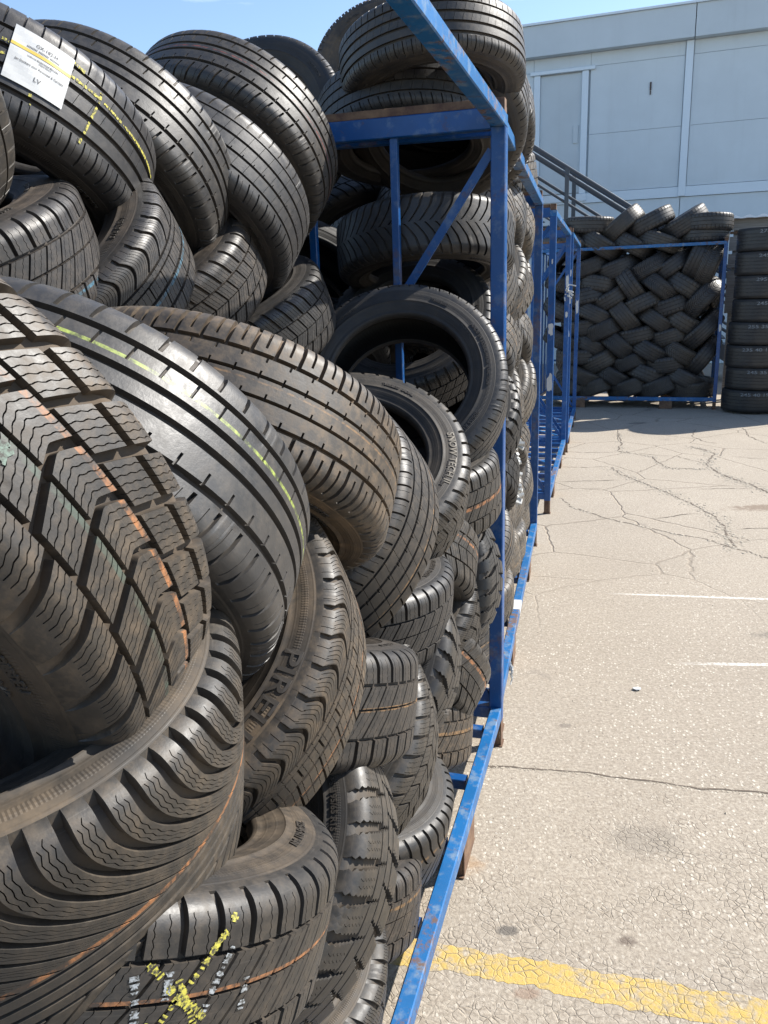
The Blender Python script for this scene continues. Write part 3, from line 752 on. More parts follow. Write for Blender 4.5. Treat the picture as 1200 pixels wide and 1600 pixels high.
# ------------------------------------------------------------------ racks
RH = 2.11
def rack(origin, dx, L, D, label, blue, seed, tray=True, lip=True, mids=(0.350, 0.632), open_near=False):
    dx = Vector((dx[0], dx[1], 0)).normalized(); ny = Vector((-dx.y, dx.x, 0))
    m = Matrix(((dx.x, ny.x, 0, origin[0]), (dx.y, ny.y, 0, origin[1]), (0, 0, 1, 0), (0, 0, 0, 1)))
    root = empty('steel_rack', m, label, 'rack', 'blue steel tyre racks')
    rnd = random.Random(seed)
    def part(name, mat, *boxes, bev=0.003):
        b = MB()
        for q in boxes: b.box(*q, bev=bev)
        return b.build(name, mat, root)
    P = 0.045
    for x0 in (0, L - P):
        for y0 in (0, D - P):
            part('post', blue, (x0, x0 + P, y0, y0 + P, 0.10, RH - 0.04))
            part('foot', RUST, (x0 + .001, x0 + P - .001, y0 + .001, y0 + 0.006, 0.004, 0.10), (x0 + .001, x0 + .006, y0 + .007, y0 + P - .001, 0.004, 0.10),
                 (x0 - 0.006, x0 + P + 0.004, y0 - 0.004, y0 + P + 0.004, 0.0, 0.004), bev=0)
            part('stacking_cap', RUST, (x0 + .002, x0 + P - .002, y0 + .004, y0 + P - .002, RH + 0.002, RH + 0.040), bev=0.001)
    for y0 in (0, D - P):
        part('bottom_rail', blue if y0 else BLUE_WORN, (P + .001, L - P - .001, y0 + .001, y0 + P - 0.006, 0.105, 0.155), bev=0.003)
        part('top_rail', blue if y0 else BLUE_WORN, (0, L, y0, y0 + P, RH - 0.039, RH), bev=0.003)
        for f in (0.22, 0.70):            # forklift shoes under the rails
            xs = L * f
            part('forklift_shoe', RUST, (xs, xs + 0.16, y0 + 0.004, y0 + 0.009, 0.006, 0.104), (xs, xs + 0.004, y0 + 0.010, y0 + 0.04, 0.006, 0.104),
                 (xs + .156, xs + 0.16, y0 + 0.010, y0 + 0.04, 0.006, 0.104), (xs - .01, xs + 0.17, y0 + 0.004, y0 + 0.03, 0.002, 0.0055), bev=0)
    for xe, sg in ((0, 1), (L, -1)):
        a, c = sorted((xe + sg * 0.002, xe + sg * 0.043))
        part('end_beam', blue, (a, c, P + .001, D - P - .001, RH - 0.044, RH + 0.016), bev=0.003)
        a2, c2 = sorted((xe + sg * 0.012, xe + sg * 0.040))
        part('end_beam_lip', RUST if lip else blue, (a2, c2, P + .001, D - P - .001, RH + 0.0165, RH + 0.040), bev=0.001)
        part('end_sill', blue, (a, c, P + .001, D - P - .001, 0.107, 0.153), bev=0.003)
        xm = xe + sg * 0.022
        if open_near and xe == 0: continue
        for y in mids:
            b = MB(); b.box(xm - 0.012, xm + 0.012, y - 0.012, y + 0.012, 0.154, RH - 0.045, bev=0.002); b.build('upright', blue, root)
        def br(y0, z0, y1, z1):
            b = MB(); b.bar((xm, y0, z0), (xm, y1, z1), 0.026, 0.010, upv=(1, 0, 0), bev=0); b.build('brace', blue, root)
        br(P, RH - 0.10, mids[0] - 0.013, RH - 0.52); br(D - P, RH - 0.10, mids[1] + 0.013, RH - 0.52)
        br(P, 0.17, mids[0] - 0.013, 0.62); br(D - P, 0.17, mids[1] + 0.013, 0.62)
    if tray:
        for i in range(8):
            x = 0.17 + (L - 0.34) * i / 7
            part('cross_bar', blue, (x - 0.018, x + 0.018, P + .001, D - P - .001, 0.108, 0.142), bev=0.002)
    # rear bracing
    b = MB(); b.box(P + .001, L - P - .001, D - 0.036, D - 0.010, 1.02, 1.05, bev=0.002); b.build('rear_rail', blue, root)
    b = MB(); b.box(P + .001, L - P - .001, D - 0.036, D - 0.010, 0.55, 0.58, bev=0.002); b.build('rear_rail', blue, root)
    for f in (0.33, 0.66):
        b = MB(); b.box(L * f - 0.015, L * f + 0.015, D - 0.035, D - 0.011, 1.051, RH - 0.04, bev=0.002); b.build('rear_upright', blue, root)
    for x0, x1 in ((P, L * .33), (L - P, L * .66)):
        b = MB(); b.bar((x0, D - 0.006, 0.17), (x1, D - 0.006, 1.02), 0.03, 0.008, upv=(0, 1, 0)); b.build('rear_brace', blue, root)
        b = MB(); b.bar((x0, D - 0.006, RH - .08), (x1, D - 0.006, 1.06), 0.03, 0.008, upv=(0, 1, 0)); b.build('rear_brace', blue, root)
    return root, m

D1 = (0.287, 0.958)
L1 = 2.48
rack1, M1_ = rack((0.411 - L1 * D1[0], 2.625 - L1 * D1[1]), D1, L1, 0.97, 'nearest blue steel rack, its worn bottom rail running down to the foot of the photo', BLUE, 1)
rack2, M2_ = rack((0.418, 2.690), (0.2430, 0.9700), 2.345, 0.97, 'overfilled blue steel rack just past the first tall post', BLUE, 2, open_near=True)
rack3, M3_ = rack((1.222, 5.68), (0.269, 0.963), 2.28, 0.97, 'empty blue steel rack with torn white stickers, standing behind the overfilled rack', BLUE_FAR, 3)
rack4, M4_ = rack((1.875, 7.95), (0.268, 0.963), 2.22, 0.97, 'last empty blue steel rack in the row, beside the far tyre wall', BLUE_FAR, 4)
rack5, M5_ = rack((4.405 - 2.36 * 0.940, 10.474 + 2.36 * 0.341), (0.940, -0.341), 2.36, 1.0, 'far blue rack packed with tyres in a herringbone, facing the viewer', BLUE_FAR, 5, lip=False)
# long bars lying across the trays of the empty racks
for rt_ in (rack3, rack4):
    for (x0, y0, x1, y1) in ((0.1, 0.1, 1.1, 0.9), (1.1, 0.1, 2.1, 0.9), (1.1, 0.9, 0.4, 0.1)):
        b = MB(); b.bar((x0, y0, 0.156), (x1, y1, 0.156), 0.03, 0.008); b.build('tray_brace', BLUE_WORN, rt_)

def scrap(parent, cx, cz, w, h, yface, seed, mat=TORN, axis='y'):
    """torn remains of a sticker on a post face (local coordinates of the rack)"""
    rnd = random.Random(seed); n = 16; pts = []
    for i in range(n):
        a = 6.283 * i / n; q = (abs(math.cos(a)) ** 4 + abs(math.sin(a)) ** 4) ** -0.25
        r = q * rnd.uniform(.62, 1.0)
        pts.append((cx + w / 2 * r * math.cos(a), cz + h / 2 * r * math.sin(a)))
    b = MB()
    if axis == 'y': b.poly([(yface - 0.0008, x, z) for x, z in pts] + [(yface - 0.002, x, z) for x, z in pts], [list(range(n)), [n + i for i in range(n)][::-1]] + [(i, (i + 1) % n, n + (i + 1) % n, n + i) for i in range(n)])
    else: b.poly([(x, yface - 0.0008, z) for x, z in pts] + [(x, yface - 0.002, z) for x, z in pts], [list(range(n))[::-1], [n + i for i in range(n)]] + [(i, (i + 1) % n, n + (i + 1) % n, n + i)[::-1] for i in range(n)])
    return b.build('torn_sticker', mat, parent)
P_ = 0.0225
scrap(rack3, P_, 1.33, 0.040, 0.10, 0.0, 1); scrap(rack3, P_, 0.96, 0.042, 0.15, 0.0, 2); scrap(rack3, P_, 1.78, 0.012, 0.04, 0, 9)
scrap(rack4, P_, 1.50, 0.034, 0.10, 0.0, 3); scrap(rack4, P_, 1.74, 0.03, 0.08, 0.0, 4)
scrap(rack4, P_, 1.17, 0.02, 0.07, 0.0, 5)
scrap(rack3, P_, 1.66, 0.03, 0.16, 2.28 - 0.045, 6); scrap(rack3, P_, 1.36, 0.03, 0.07, 2.28 - 0.045, 7)
scrap(rack4, P_, 1.38, 0.04, 0.20, 2.22 - 0.045, 8)
scrap(rack5, 2.36 - P_, 1.05, 0.038, 0.10, 0.0, 10, axis='x')
b = MB(); b.box(0.83, 0.95, -0.0014, 0.0464, 0.128, 0.1562, bev=0); b.build('white_tape', TORN, rack2)
# frayed white tape hanging from the overfilled rack's bottom rail
b = MB(); rnd = random.Random(8)
for i in range(14):
    x, z = 0.30 + rnd.uniform(-.02, .02), 0.13 + rnd.uniform(-.05, .02)
    b.tube([(x, -0.004, z), (x + rnd.uniform(-.015, .015), -0.014, z - 0.02), (x + rnd.uniform(-.02, .02), -0.007, z - 0.045)], 0.0025, 5)
tag(b.build('frayed_tape', TORN), 'knot of frayed white tape hanging from the bottom rail of the overfilled rack', 'tape').matrix_world = M2_
# the white tuft of peeling tape on an empty rack's far post
b = MB()
for i in range(20):
    x, z = rnd.uniform(0.0, 0.045), 1.58 + rnd.uniform(-.06, .06)
    b.tube([(2.232, x, z), (2.232 - rnd.uniform(0, .03), x - rnd.uniform(-.01, .06), z - rnd.uniform(-.02, .04))], 0.006, 5)
b.build('peeling_tape', TORN, rack3)

# ------------------------------------------------------------------ tyres of the nearest rack (position, axle direction from the side seen to the far side, radius, width)
ORANGE, AMBER = (0.36, 0.15, 0.055), (0.24, 0.135, 0.055)
LIME, RED, SKYB = (0.34, 0.42, 0.075), (0.24, 0.045, 0.035), (0.05, 0.15, 0.22)
G_NEAR, G_TOP, G_REAR, G_TWO = 'tyres piled in the nearest rack', 'tyres heaped on top of the overfilled rack', 'tyres in the rear column of the nearest rack', 'tyres bulging from the front of the overfilled rack'
BROWN, COOL, NEUT, DARK_ = (1.6, 1.4, 1.16), (1.05, 1.05, 1.06), (1.24, 1.18, 1.08), (0.72, 0.72, 0.74)
def su(u): return (u + 1) / 2
T = {}
def add(key, c, ax, R, W, design, label, group, **k):
    T[key] = tyre('tyre', c, ax, design, label, group, R=R, W=W, **k)
    return T[key]
add('N1', (-0.536,0.744,1.386),(0.303,0.833,0.463),0.364,0.185, 'winter_block', 'huge winter tyre with deep zigzag-cut blocks and orange stripe at the left edge', G_NEAR,
    mat=rubber(((su(0.175), 0.017, ORANGE, 0.01), (su(-0.25), 0.03, (0.06, 0.085, 0.065), 0.1)), None, 1.0), tint=(1.35, 1.22, 1.05), flip=False)
add('N2', (-0.424,0.992,1.333),(0.215,0.762,0.610),0.320,0.198, 'summer_wide', 'smooth summer tyre with a lime yellow line, leaning beside the zigzag winter tyre', G_NEAR,
    mat=rubber(((su(0.38), 0.013, LIME, 0.0),), None, 0.35), tint=(1.35, 1.36, 1.38))
add('N3', (-0.295,1.365,1.329),(0.212,0.585,0.783),0.323,0.188, 'summer_notch', 'brown dusty tyre with notched ribs and a thin orange line behind the lime-striped tyre', G_NEAR,
    mat=rubber(((su(0.07), 0.009, AMBER, 0.0),), None, 1.0), tint=(1.75, 1.5, 1.2), side=SIDE_DUSTY)
add('N4', (-0.090,2.074,1.137),(0.007,0.591,-0.805),0.320,0.180, 'winter_slant', 'winter tyre with SNOW TECH II in raised letters on its dark sidewall', G_NEAR,
    mat=rubber(((su(0.80), 0.014, AMBER, 0.0),), None, 0.6), tint=NEUT)
add('N5', (0.066,2.428,1.322),(0.133,0.830,-0.542),0.319,0.173, 'summer_arc', 'tyre standing open-faced against the tall blue post, its large dark hole towards us', G_NEAR,
    mat=rubber(((su(0.45), 0.01, AMBER, 0.0),), None, 0.5), tint=COOL)
add('M1', (-0.462,0.745,1.150),(-0.098,0.190,-0.975),0.303,0.240, 'winter_sweep', 'winter tyre with long sweeping curved lugs at the lower left, under the huge winter tyre', G_NEAR,
    mat=rubber(((su(-0.06), 0.012, ORANGE, 0.0),), None, 0.8), tint=(1.3, 1.2, 1.05), side=SIDE_DUSTY)
add('M2', (-0.360,1.134,1.073),(0.179,0.598,-0.781),0.320,0.180, 'winter_rib', 'brown winter tyre lettered PIRELLI on its dusty sidewall', G_NEAR,
    mat=rubber(((su(0.455), 0.012, ORANGE, 0.0),), None, 1.0), tint=(1.45, 1.28, 1.06), side=SIDE_DUSTY)
add('M3', (-0.197,1.759,1.099),(0.440,0.569,-0.694),0.320,0.184, 'summer_arc', 'grey tyre with OUTSIDE moulded on its sidewall, right of the brown notched tyre', G_NEAR,
    mat=rubber(((su(0.5), 0.010, AMBER, 0.0),), None, 0.7), tint=(1.15, 1.08, 1.0))
add('L1', (-0.394,0.822,0.943),(-0.226,-0.361,-0.905),0.320,0.163, 'winter_square', 'winter tyre scribbled with yellow and white crayon marks at the foot of the pile', G_NEAR,
    mat=rubber(((su(-0.10), 0.014, ORANGE, 0.02),), None, 0.6), tint=(1.12, 1.06, 0.98), side=SIDE_DUSTY)
add('L2', (-0.318,1.197,0.677),(0.279,0.571,-0.772),0.320,0.179, 'chunky', 'chunky narrow tyre on edge, its black hollow open left, beside the crayon-marked tyre', G_NEAR, mat=rubber((), None, 0.6), tint=NEUT)
add('L3', (-0.267,1.396,0.882),(-0.111,-0.355,-0.928),0.320,0.182, 'winter_square', 'tyre lying flat with an amber line, wedged right of the PIRELLI tyre', G_NEAR,
    mat=rubber(((su(-0.06), 0.022, AMBER, 0.0),), None, 0.6), tint=(1.05, 1.0, 0.95))
add('L4', (-0.218,1.629,0.653),(0.208,0.585,-0.784),0.320,0.180, 'winter_slant', 'leaning tyre just behind the flat amber-lined tyre, low in the nearest pile', G_NEAR, mat=rubber(((su(0.85), 0.012, AMBER, 0.0),), None, 0.6), tint=NEUT)
add('L5', (-0.139,1.885,0.717),(0.203,0.695,-0.690),0.320,0.180, 'chunky', 'leaning tyre with coarse squiggly lugs, below the flat tyre under OUTSIDE', G_NEAR, mat=rubber((), None, 0.6), tint=(1.1, 1.05, 0.97), flip=True)
add('L6', (-0.031,2.301,0.661),(0.192,0.532,-0.825),0.319,0.178, 'winter_block', 'leaning tyre with a pale grey sidewall, low and near the tall post', G_NEAR, mat=rubber((), None, 0.6), tint=(1.1, 1.05, 0.97), side=SIDE_DUSTY)
add('L7', (-0.153,1.899,0.876),(-0.084,0.019,-0.996),0.320,0.179, 'winter_square', 'flat-lying grey block-tread tyre directly below the tyre marked OUTSIDE', G_NEAR, mat=rubber((), None, 0.5), tint=COOL)
add('L8', (-0.050,2.241,0.857),(0.167,0.592,0.788),0.320,0.177, 'winter_slant', 'orange-striped tyre leaning the other way below the SNOW TECH tyre', G_NEAR,
    mat=rubber(((su(0.30), 0.022, ORANGE, 0.0),), None, 0.6), tint=NEUT)
add('L9', (0.048,2.424,0.724),(0.357,0.908,-0.219),0.318,0.181, 'chunky', 'upright dark-sided tyre pressed against the lower half of the tall post', G_NEAR, mat=rubber((), None, 0.4), tint=(0.95, 0.95, 0.93))
add('L10', (0.042,2.418,1.014),(0.076,0.072,-0.994),0.321,0.185, 'winter_square', 'flat-lying tyre with an orange band, right under the open-faced tyre', G_NEAR,
    mat=rubber(((su(0.02), 0.03, ORANGE, 0.0),), None, 0.5), tint=NEUT)
add('L11', (0.001,2.319,0.519),(0.513,0.582,0.631),0.320,0.180, 'winter_slant', 'small-looking tyre with an orange stroke beside the foot of the tall post', G_NEAR, mat=rubber(((su(0.36), 0.03, ORANGE, 0.0),), None, 0.6), tint=NEUT)
add('L12', (-0.065,2.234,0.321),(-0.093,-0.359,-0.929),0.319,0.176, 'winter_square', 'brownish flat tyre near the floor, last before the tall post', G_NEAR, mat=rubber(((su(-0.13), 0.03, AMBER, 0.0),), None, 0.9), tint=BROWN)
add('L13', (-0.166,1.849,0.322),(-0.204,0.067,-0.977),0.320,0.180, 'chevron', 'low tyre with fine criss-cross tread, resting over the rack cross bar', G_NEAR, mat=rubber(((su(-0.3), 0.03, AMBER, 0.0),), None, 0.7), tint=(0.95, 0.92, 0.88))
add('L14', (-0.259,1.630,0.240),(-0.106,-0.349,-0.931),0.319,0.176, 'winter_square', 'lowest flat tyre next to the bottom rail, with an amber stripe', G_NEAR, mat=rubber(((su(-0.35), 0.022, AMBER, 0.0),), None, 0.8), tint=(1.2, 1.1, 1.0))
add('L15', (-0.345,1.335,0.268),(-0.10,0.12,-0.985),0.320,0.180, 'winter_block', 'tyre cut off by the bottom edge of the photo, beneath the chunky tyre', G_NEAR, mat=rubber((), None, 0.8), tint=NEUT, side=SIDE_DUSTY)
# rear column
add('T0', (-0.874,1.327,1.943),(0.332,0.676,0.658),0.320,0.180, 'summer_arc', 'sliver of tyre at the far left edge, beside the tyre with the paper label', G_REAR, mat=rubber((), None, 0.5), tint=NEUT)
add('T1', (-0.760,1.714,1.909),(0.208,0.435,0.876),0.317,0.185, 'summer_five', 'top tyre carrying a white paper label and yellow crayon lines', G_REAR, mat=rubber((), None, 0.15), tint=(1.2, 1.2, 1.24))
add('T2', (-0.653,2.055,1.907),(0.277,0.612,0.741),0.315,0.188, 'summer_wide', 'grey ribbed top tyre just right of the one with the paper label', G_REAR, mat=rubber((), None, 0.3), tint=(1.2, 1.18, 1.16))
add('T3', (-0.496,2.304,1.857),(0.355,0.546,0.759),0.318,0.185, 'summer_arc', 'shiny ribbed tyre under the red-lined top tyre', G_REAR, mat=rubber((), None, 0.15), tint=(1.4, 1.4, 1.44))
add('T4', (-0.427,2.577,2.024),(0.342,0.613,0.712),0.321,0.179, 'summer_wide', 'top tyre with a thin dull red line round its ribs, against the sky', G_REAR, mat=rubber(((su(0.07), 0.010, RED, 0.0),), None, 0.4), tint=(1.2, 1.16, 1.1), flip=False)
add('T5', (-0.809,1.464,1.651),(0.143,0.342,-0.929),0.319,0.171, 'winter_square', 'winter tyre with pale blue marks below the paper-labelled tyre, at the left edge', G_REAR, mat=rubber(((su(0.62), 0.02, SKYB, 0.05),), None, 0.5), tint=(1.05, 1.0, 0.98), side=SIDE_DUSTY)
add('T6', (-0.696,1.699,1.630),(0.254,0.583,-0.772),0.320,0.180, 'winter_rib', 'winter tyre with a blue chalk streak, tilted between two smooth top tyres', G_REAR, mat=rubber(((su(0.19), 0.02, SKYB, 0.05),), None, 0.5), tint=(1.05, 1.0, 0.96), side=SIDE_DUSTY)
add('T7', (-0.607,2.157,1.628),(0.267,0.481,-0.835),0.319,0.174, 'winter_slant', 'brown-sided winter tyre below the shiny ribbed tyre', G_REAR, mat=rubber((), None, 0.6), tint=(1.1, 1.02, 0.95), side=SIDE_DUSTY)
add('T8', (-0.450,2.460,1.520),(0.251,0.351,-0.902),0.320,0.179, 'winter_slant', 'winter tyre tucked beside the thin blue upright, at the end of the rear column', G_REAR, mat=rubber((), None, 0.3), tint=(1.0, 0.98, 0.97))
# seen through and over the end frame
add('K1', (0.203,2.884,2.301),(-0.049,0.222,0.974),0.300,0.159, 'summer_five', 'topmost tyre, tilted on the heap behind the slanting blue top rail', G_TOP, mat=rubber((), None, 0.6), tint=(1.2, 1.14, 1.05))
add('K2', (0.135,3.040,2.165),(0.00,0.28,0.960),0.320,0.170, 'summer_arc', 'second tyre of the heap, lying just above the end beam', G_TOP, mat=rubber((), None, 0.6), tint=(1.0, 0.98, 0.95))
add('K3', (-0.393, 3.3, 2.215),(0.20,0.93,-0.30),0.319,0.180, 'summer_arc', 'dark tyre with its hole showing, against the sky behind the red-lined tyre', G_TOP, mat=rubber((), None, 0.3), tint=(0.9, 0.9, 0.92))
add('K4', (0.077, 3.9, 2.511),(0.15,0.95,-0.25),0.321,0.181, 'summer_notch', 'dusty tyre farthest back against the sky, left of the topmost tyre', G_TOP, mat=rubber((), None, 1.0), tint=BROWN, side=SIDE_DUSTY)
add('K5', (0.236,3.099,2.205),(0.158,0.649,0.744),0.320,0.180, 'summer_five', 'first of two leaning tyres overhanging the rusty post cap', G_TOP, mat=rubber((), None, 0.6), tint=NEUT)
add('K6', (0.334,3.499,2.234),(0.084,0.669,0.739),0.319,0.180, 'summer_notch', 'second of two leaning tyres beyond the rusty post cap, nearest the grey building', G_TOP, mat=rubber((), None, 0.6), tint=NEUT)
add('V1', (0.180,3.035,1.757),(-0.027,0.214,0.976),0.318,0.182, 'chevron', 'flat tyre with arrow-shaped tread seen through the blue end frame', G_TWO, mat=rubber((), None, 0.4), tint=(1.05, 1.02, 0.98))
add('V2', (0.123,3.02,1.452),(0.249,0.678,-0.692),0.320,0.180, 'winter_square', 'dark tyre ring inside the end frame, above the open-faced tyre', G_TWO, mat=rubber((), None, 0.3), tint=(0.95, 0.95, 0.95))

# lettering and marks
side_text(T['N4'], 'SNOW TECH II', 0.272, -1.36, 0.026, LETTER, 1.0)
side_text(T['N4'], 'TUBELESS  RADIAL', 0.262, -2.5, 0.012, LETTER_DARK)
side_text(T['M2'], 'PIRELLI', 0.266, -0.24, 0.037, LETTER_DARK, 1.4, extrude=0.0006)
side_text(T['M3'], 'OUTSIDE', 0.266, -0.30, 0.026, LETTER, 1.05)
side_text(T['N1'], 'MANUFACTURED', 0.262, 0.40, 0.011, LETTER_DARK)
side_text(T['L6'], 'dip', 0.262, -0.75, 0.030, LETTER_DARK)
side_text(T['N5'], 'TREADWEAR  TRACTION', 0.262, -1.4, 0.012, LETTER_DARK)
for k_, tx, r_, th_, sz in (('N5', '205/55 R16 91H', 0.262, -0.6, 0.016), ('N5', 'TUBELESS', 0.262, -2.4, 0.013), ('N5', 'MADE IN EU', 0.240, -1.9, 0.009), ('M3', '225/45 R17', 0.262, -1.2, 0.018),
        ('N3', 'RADIAL TUBELESS', 0.262, 0.6, 0.012), ('L2', 'M+S  195/65 R15', 0.262, -0.6, 0.014), ('N1', 'MAX LOAD', 0.245, 0.55, 0.010), ('T5', '205/60 R16', 0.262, -0.6, 0.015), ('T6', '195/65 R15', 0.262, -0.8, 0.014), ('M2', 'WINTER', 0.243, -0.9, 0.012)):
    side_text(T[k_], tx, r_, th_, sz, LETTER_DARK)
_words = ['TUBELESS  RADIAL', '195/65 R15 91T', 'STEEL BELTED', 'MAX PRESS 51 PSI', '205/55 R16', 'REINFORCED  M+S', 'ROTATION', '225/45 R17 94V', 'TREADWEAR 280', 'MADE IN EU']
_rw = random.Random(6)
for k_ in T:
    for q_ in range(3):
        side_text(T[k_], _rw.choice(_words), _rw.choice((0.262, 0.264, 0.238)), 0.5 + q_ * 2.1 + _rw.uniform(-.5, .5), _rw.choice((0.010, 0.013, 0.015)) , LETTER_DARK)
G5 = [(-0.56, 0.055), (-0.19, 0.05), (0.18, 0.05), (0.55, 0.04)]
crayon(T['T1'], [[(0.62, 0.20), (0.62, 0.30), (0.58, 0.38), (0.53, 0.48), (0.27, 0.48), (-0.10, 0.46), (-0.48, 0.445), (-0.76, 0.43)],
                 [(0.34, 0.29), (0.34, 0.48), (0.30, 0.63), (0.29, 0.82), (0.28, 1.02), (0.24, 1.16)], [(0.30, -0.12), (0.28, -0.03)], [(-0.05, -0.10), (0.05, -0.03)],
                 [(-0.44, 0.125), (-0.64, 0.14)]], 0.0055, CHALK_Y, gaps=G5, seed=3)
crayon(T['L1'], [[(-0.98, -0.525), (-0.78, -0.506), (-0.69, -0.478), (-0.52, -0.448), (-0.38, -0.426), (-0.108, -0.369), (0.20, -0.32)],
                 [(-0.49, -0.262), (-0.33, -0.313), (-0.08, -0.370), (0.03, -0.429), (0.19, -0.471)], [(0.10, -0.30), (0.45, -0.26)], [(-0.30, -0.36), (0.25, -0.44)]], 0.0080, CHALK_Y, seed=4, skip=0.38)
crayon(T['L1'], [[(-0.38, -0.229), (-0.085, -0.247), (0.2, -0.26)], [(-0.62, -0.53), (-0.215, -0.485), (0.10, -0.46)], [(-0.20, -0.60), (0.25, -0.60)], [(-0.45, -0.33), (-0.1, -0.33)]], 0.0080, CHALK_W, seed=5, skip=0.46)
crayon(T['N1'], [[(-0.05, -0.30), (-0.25, 0.0), (-0.35, 0.10), (-0.5, 0.0)], [(0.45, -0.35), (0.40, -0.1)]], 0.012, chalk('pale_green_crayon', (0.13, 0.18, 0.145)), seed=6)

def paper_label(root):
    """the sheet stuck over the tread, bent to the tyre: x runs round the tyre, y across it"""
    C0 = (0.140, 0.131); HW, HH = 0.0500, 0.0475           # centre (u, angle), half sizes in metres
    rnd = random.Random(4)
    def at(x, y, lift):
        u = C0[0] + y / (TW / 2); th = C0[1] + x / TR
        z, r = crown(np.array([u])); r = r[0] + 0.0022 + lift + 0.0007 * math.sin(90 * x + 60 * y) * math.sin(70 * y)
        return (r * math.cos(th), r * math.sin(th), z[0])
    b = MB(); nx, ny = 14, 12
    b.poly([at(-HW + 2 * HW * i / nx, -HH + 2 * HH * j / ny, 0) for j in range(ny + 1) for i in range(nx + 1)],
           [(j * (nx + 1) + i, j * (nx + 1) + i + 1, (j + 1) * (nx + 1) + i + 1, (j + 1) * (nx + 1) + i) for j in range(ny) for i in range(nx)])
    sheet = b.build('paper_label', PAPER, root)
    b = MB()
    b.poly([at(-HW + 2 * HW * i / nx, 0.0145 + dy, 0.0005) for dy in (-0.0028, 0.0028) for i in range(nx + 1)], [(i, i + 1, nx + 2 + i, nx + 1 + i) for i in range(nx)])
    b.build('yellow_line', YELLOW_INK, sheet)
    for s, x, y, size in (('GX-182-H', 0.005, 0.0290, 0.0085), ('Uniforme Bandenwissel Mercedes', 0.004, 0.0055, 0.0038), ('Depot Noord', 0.008, 0.0012, 0.0036),
                          ('Jan Donkers voor Personeel & Carriers', 0.002, -0.0085, 0.0050), ('LV', 0.002, -0.0280, 0.0110)):
        me = text_mesh(s, size, 0, 0.00008)
        w = max(v.co.x for v in me.vertices) - min(v.co.x for v in me.vertices); k = min(1, 0.092 / w)
        for v in me.vertices: v.co = Vector(at(x + v.co.x * k, y + v.co.y, 0.0007))
        me.update(); me.name = 'printed_text'; link('printed_text', me, INK, sheet)
    b = MB()
    for i in range(26):
        x = -0.026 + i * 0.0021
        if i % 9 == 8: continue
        b.poly([at(x, 0.0195, .0006), at(x + 0.0011, 0.0195, .0006), at(x + 0.0011, 0.0228, .0006), at(x, 0.0228, .0006)], [(0, 1, 2, 3)])
    b.build('bar_strip', INK, sheet)
paper_label(T['T1'])

# ------------------------------------------------------------------ tyres bulging from the second rack
rnd = random.Random(21)
ORD = ['first', 'second', 'third', 'fourth', 'fifth', 'sixth', 'seventh', 'eighth', 'ninth']
M2r = M2_.to_3x3()
rows = [(0.27, '-'), (0.50, '/'), (0.79, '\\'), (1.07, '/'), (1.35, '\\'), (1.62, '/'), (1.90, '\\'), (2.17, '-')]
des2 = ['summer_five', 'winter_square', 'summer_arc', 'winter_slant', 'summer_notch', 'winter_rib', 'chunky', 'summer_wide']
lean = {'-': 'flat', '/': 'leaning away', '\\': 'leaning back'}
for ri, (z, kind) in enumerate(rows):
    n = 5
    for i in range(n):
        s = 0.36 + 0.41 * i + rnd.uniform(-.03, .03) + (0.12 if kind == '\\' else 0)
        if ri in (4, 5, 6) and i == 0: continue
        if ri == 7 and i < 2: continue
        if s > 2.03: continue
        if kind == '-': ax = (0.15, rnd.uniform(-.2, .05), -1)
        elif kind == '/': ax = (0.66, rnd.uniform(-.18, .02), -0.74)
        else: ax = (0.64, rnd.uniform(-.18, .02), 0.74)
        bulge = 0.03 * math.sin(z * 1.45)
        c = M2_ @ Vector((s, 0.362 - bulge + rnd.uniform(-.025, .025), z + rnd.uniform(-.02, .02)))
        mt = rubber(((su(rnd.choice((-.3, .1, .3))), 0.014, AMBER, 0.0),), None, 0.9) if rnd.random() < .35 else rubber((), None, 0.8)
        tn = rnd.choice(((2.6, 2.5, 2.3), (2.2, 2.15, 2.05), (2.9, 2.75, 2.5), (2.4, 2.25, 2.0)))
        if s < 0.95 and 1 < ri < 4: tn = (0.40, 0.40, 0.41)  # tint darkened to paint in the shade seen through the open-faced tyre
        side_word = 'flat' if kind == '-' else ('tilted forward' if kind == '/' else 'tilted backward')
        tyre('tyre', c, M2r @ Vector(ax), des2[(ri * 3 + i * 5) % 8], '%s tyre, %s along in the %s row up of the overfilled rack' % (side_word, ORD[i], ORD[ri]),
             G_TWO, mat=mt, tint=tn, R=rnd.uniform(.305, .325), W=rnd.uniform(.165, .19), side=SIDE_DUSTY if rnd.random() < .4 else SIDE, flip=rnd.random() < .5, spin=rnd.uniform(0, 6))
for k_, (s_, t_, z_, kd) in enumerate(((0.36, 0.80, 1.62, -1), (0.36, 0.80, 1.30, 1), (0.36, 0.78, 0.98, -1), (0.95, 0.80, 1.85, 1), (0.95, 0.80, 1.45, -1), (0.95, 0.80, 1.1, 1),
        (0.95, 0.80, 0.7, -1), (0.36, 0.80, 0.62, 1), (0.36, 0.80, 0.32, -1), (1.6, 0.8, 1.9, 1), (1.6, 0.8, 1.5, -1))):
    tyre('tyre', M2_ @ Vector((s_, t_, z_)), M2r @ Vector((0.5, 0.55, 0.6 * kd)), des2[k_ % 8], 'darkened filler tyre added in the rear column of the overfilled rack', 'filler tyres added in the rear of the overfilled rack', tint=(0.4, 0.4, 0.41))  # added filler tyres, tinted dark so the rack interior looks shaded
rb = random.Random(77)
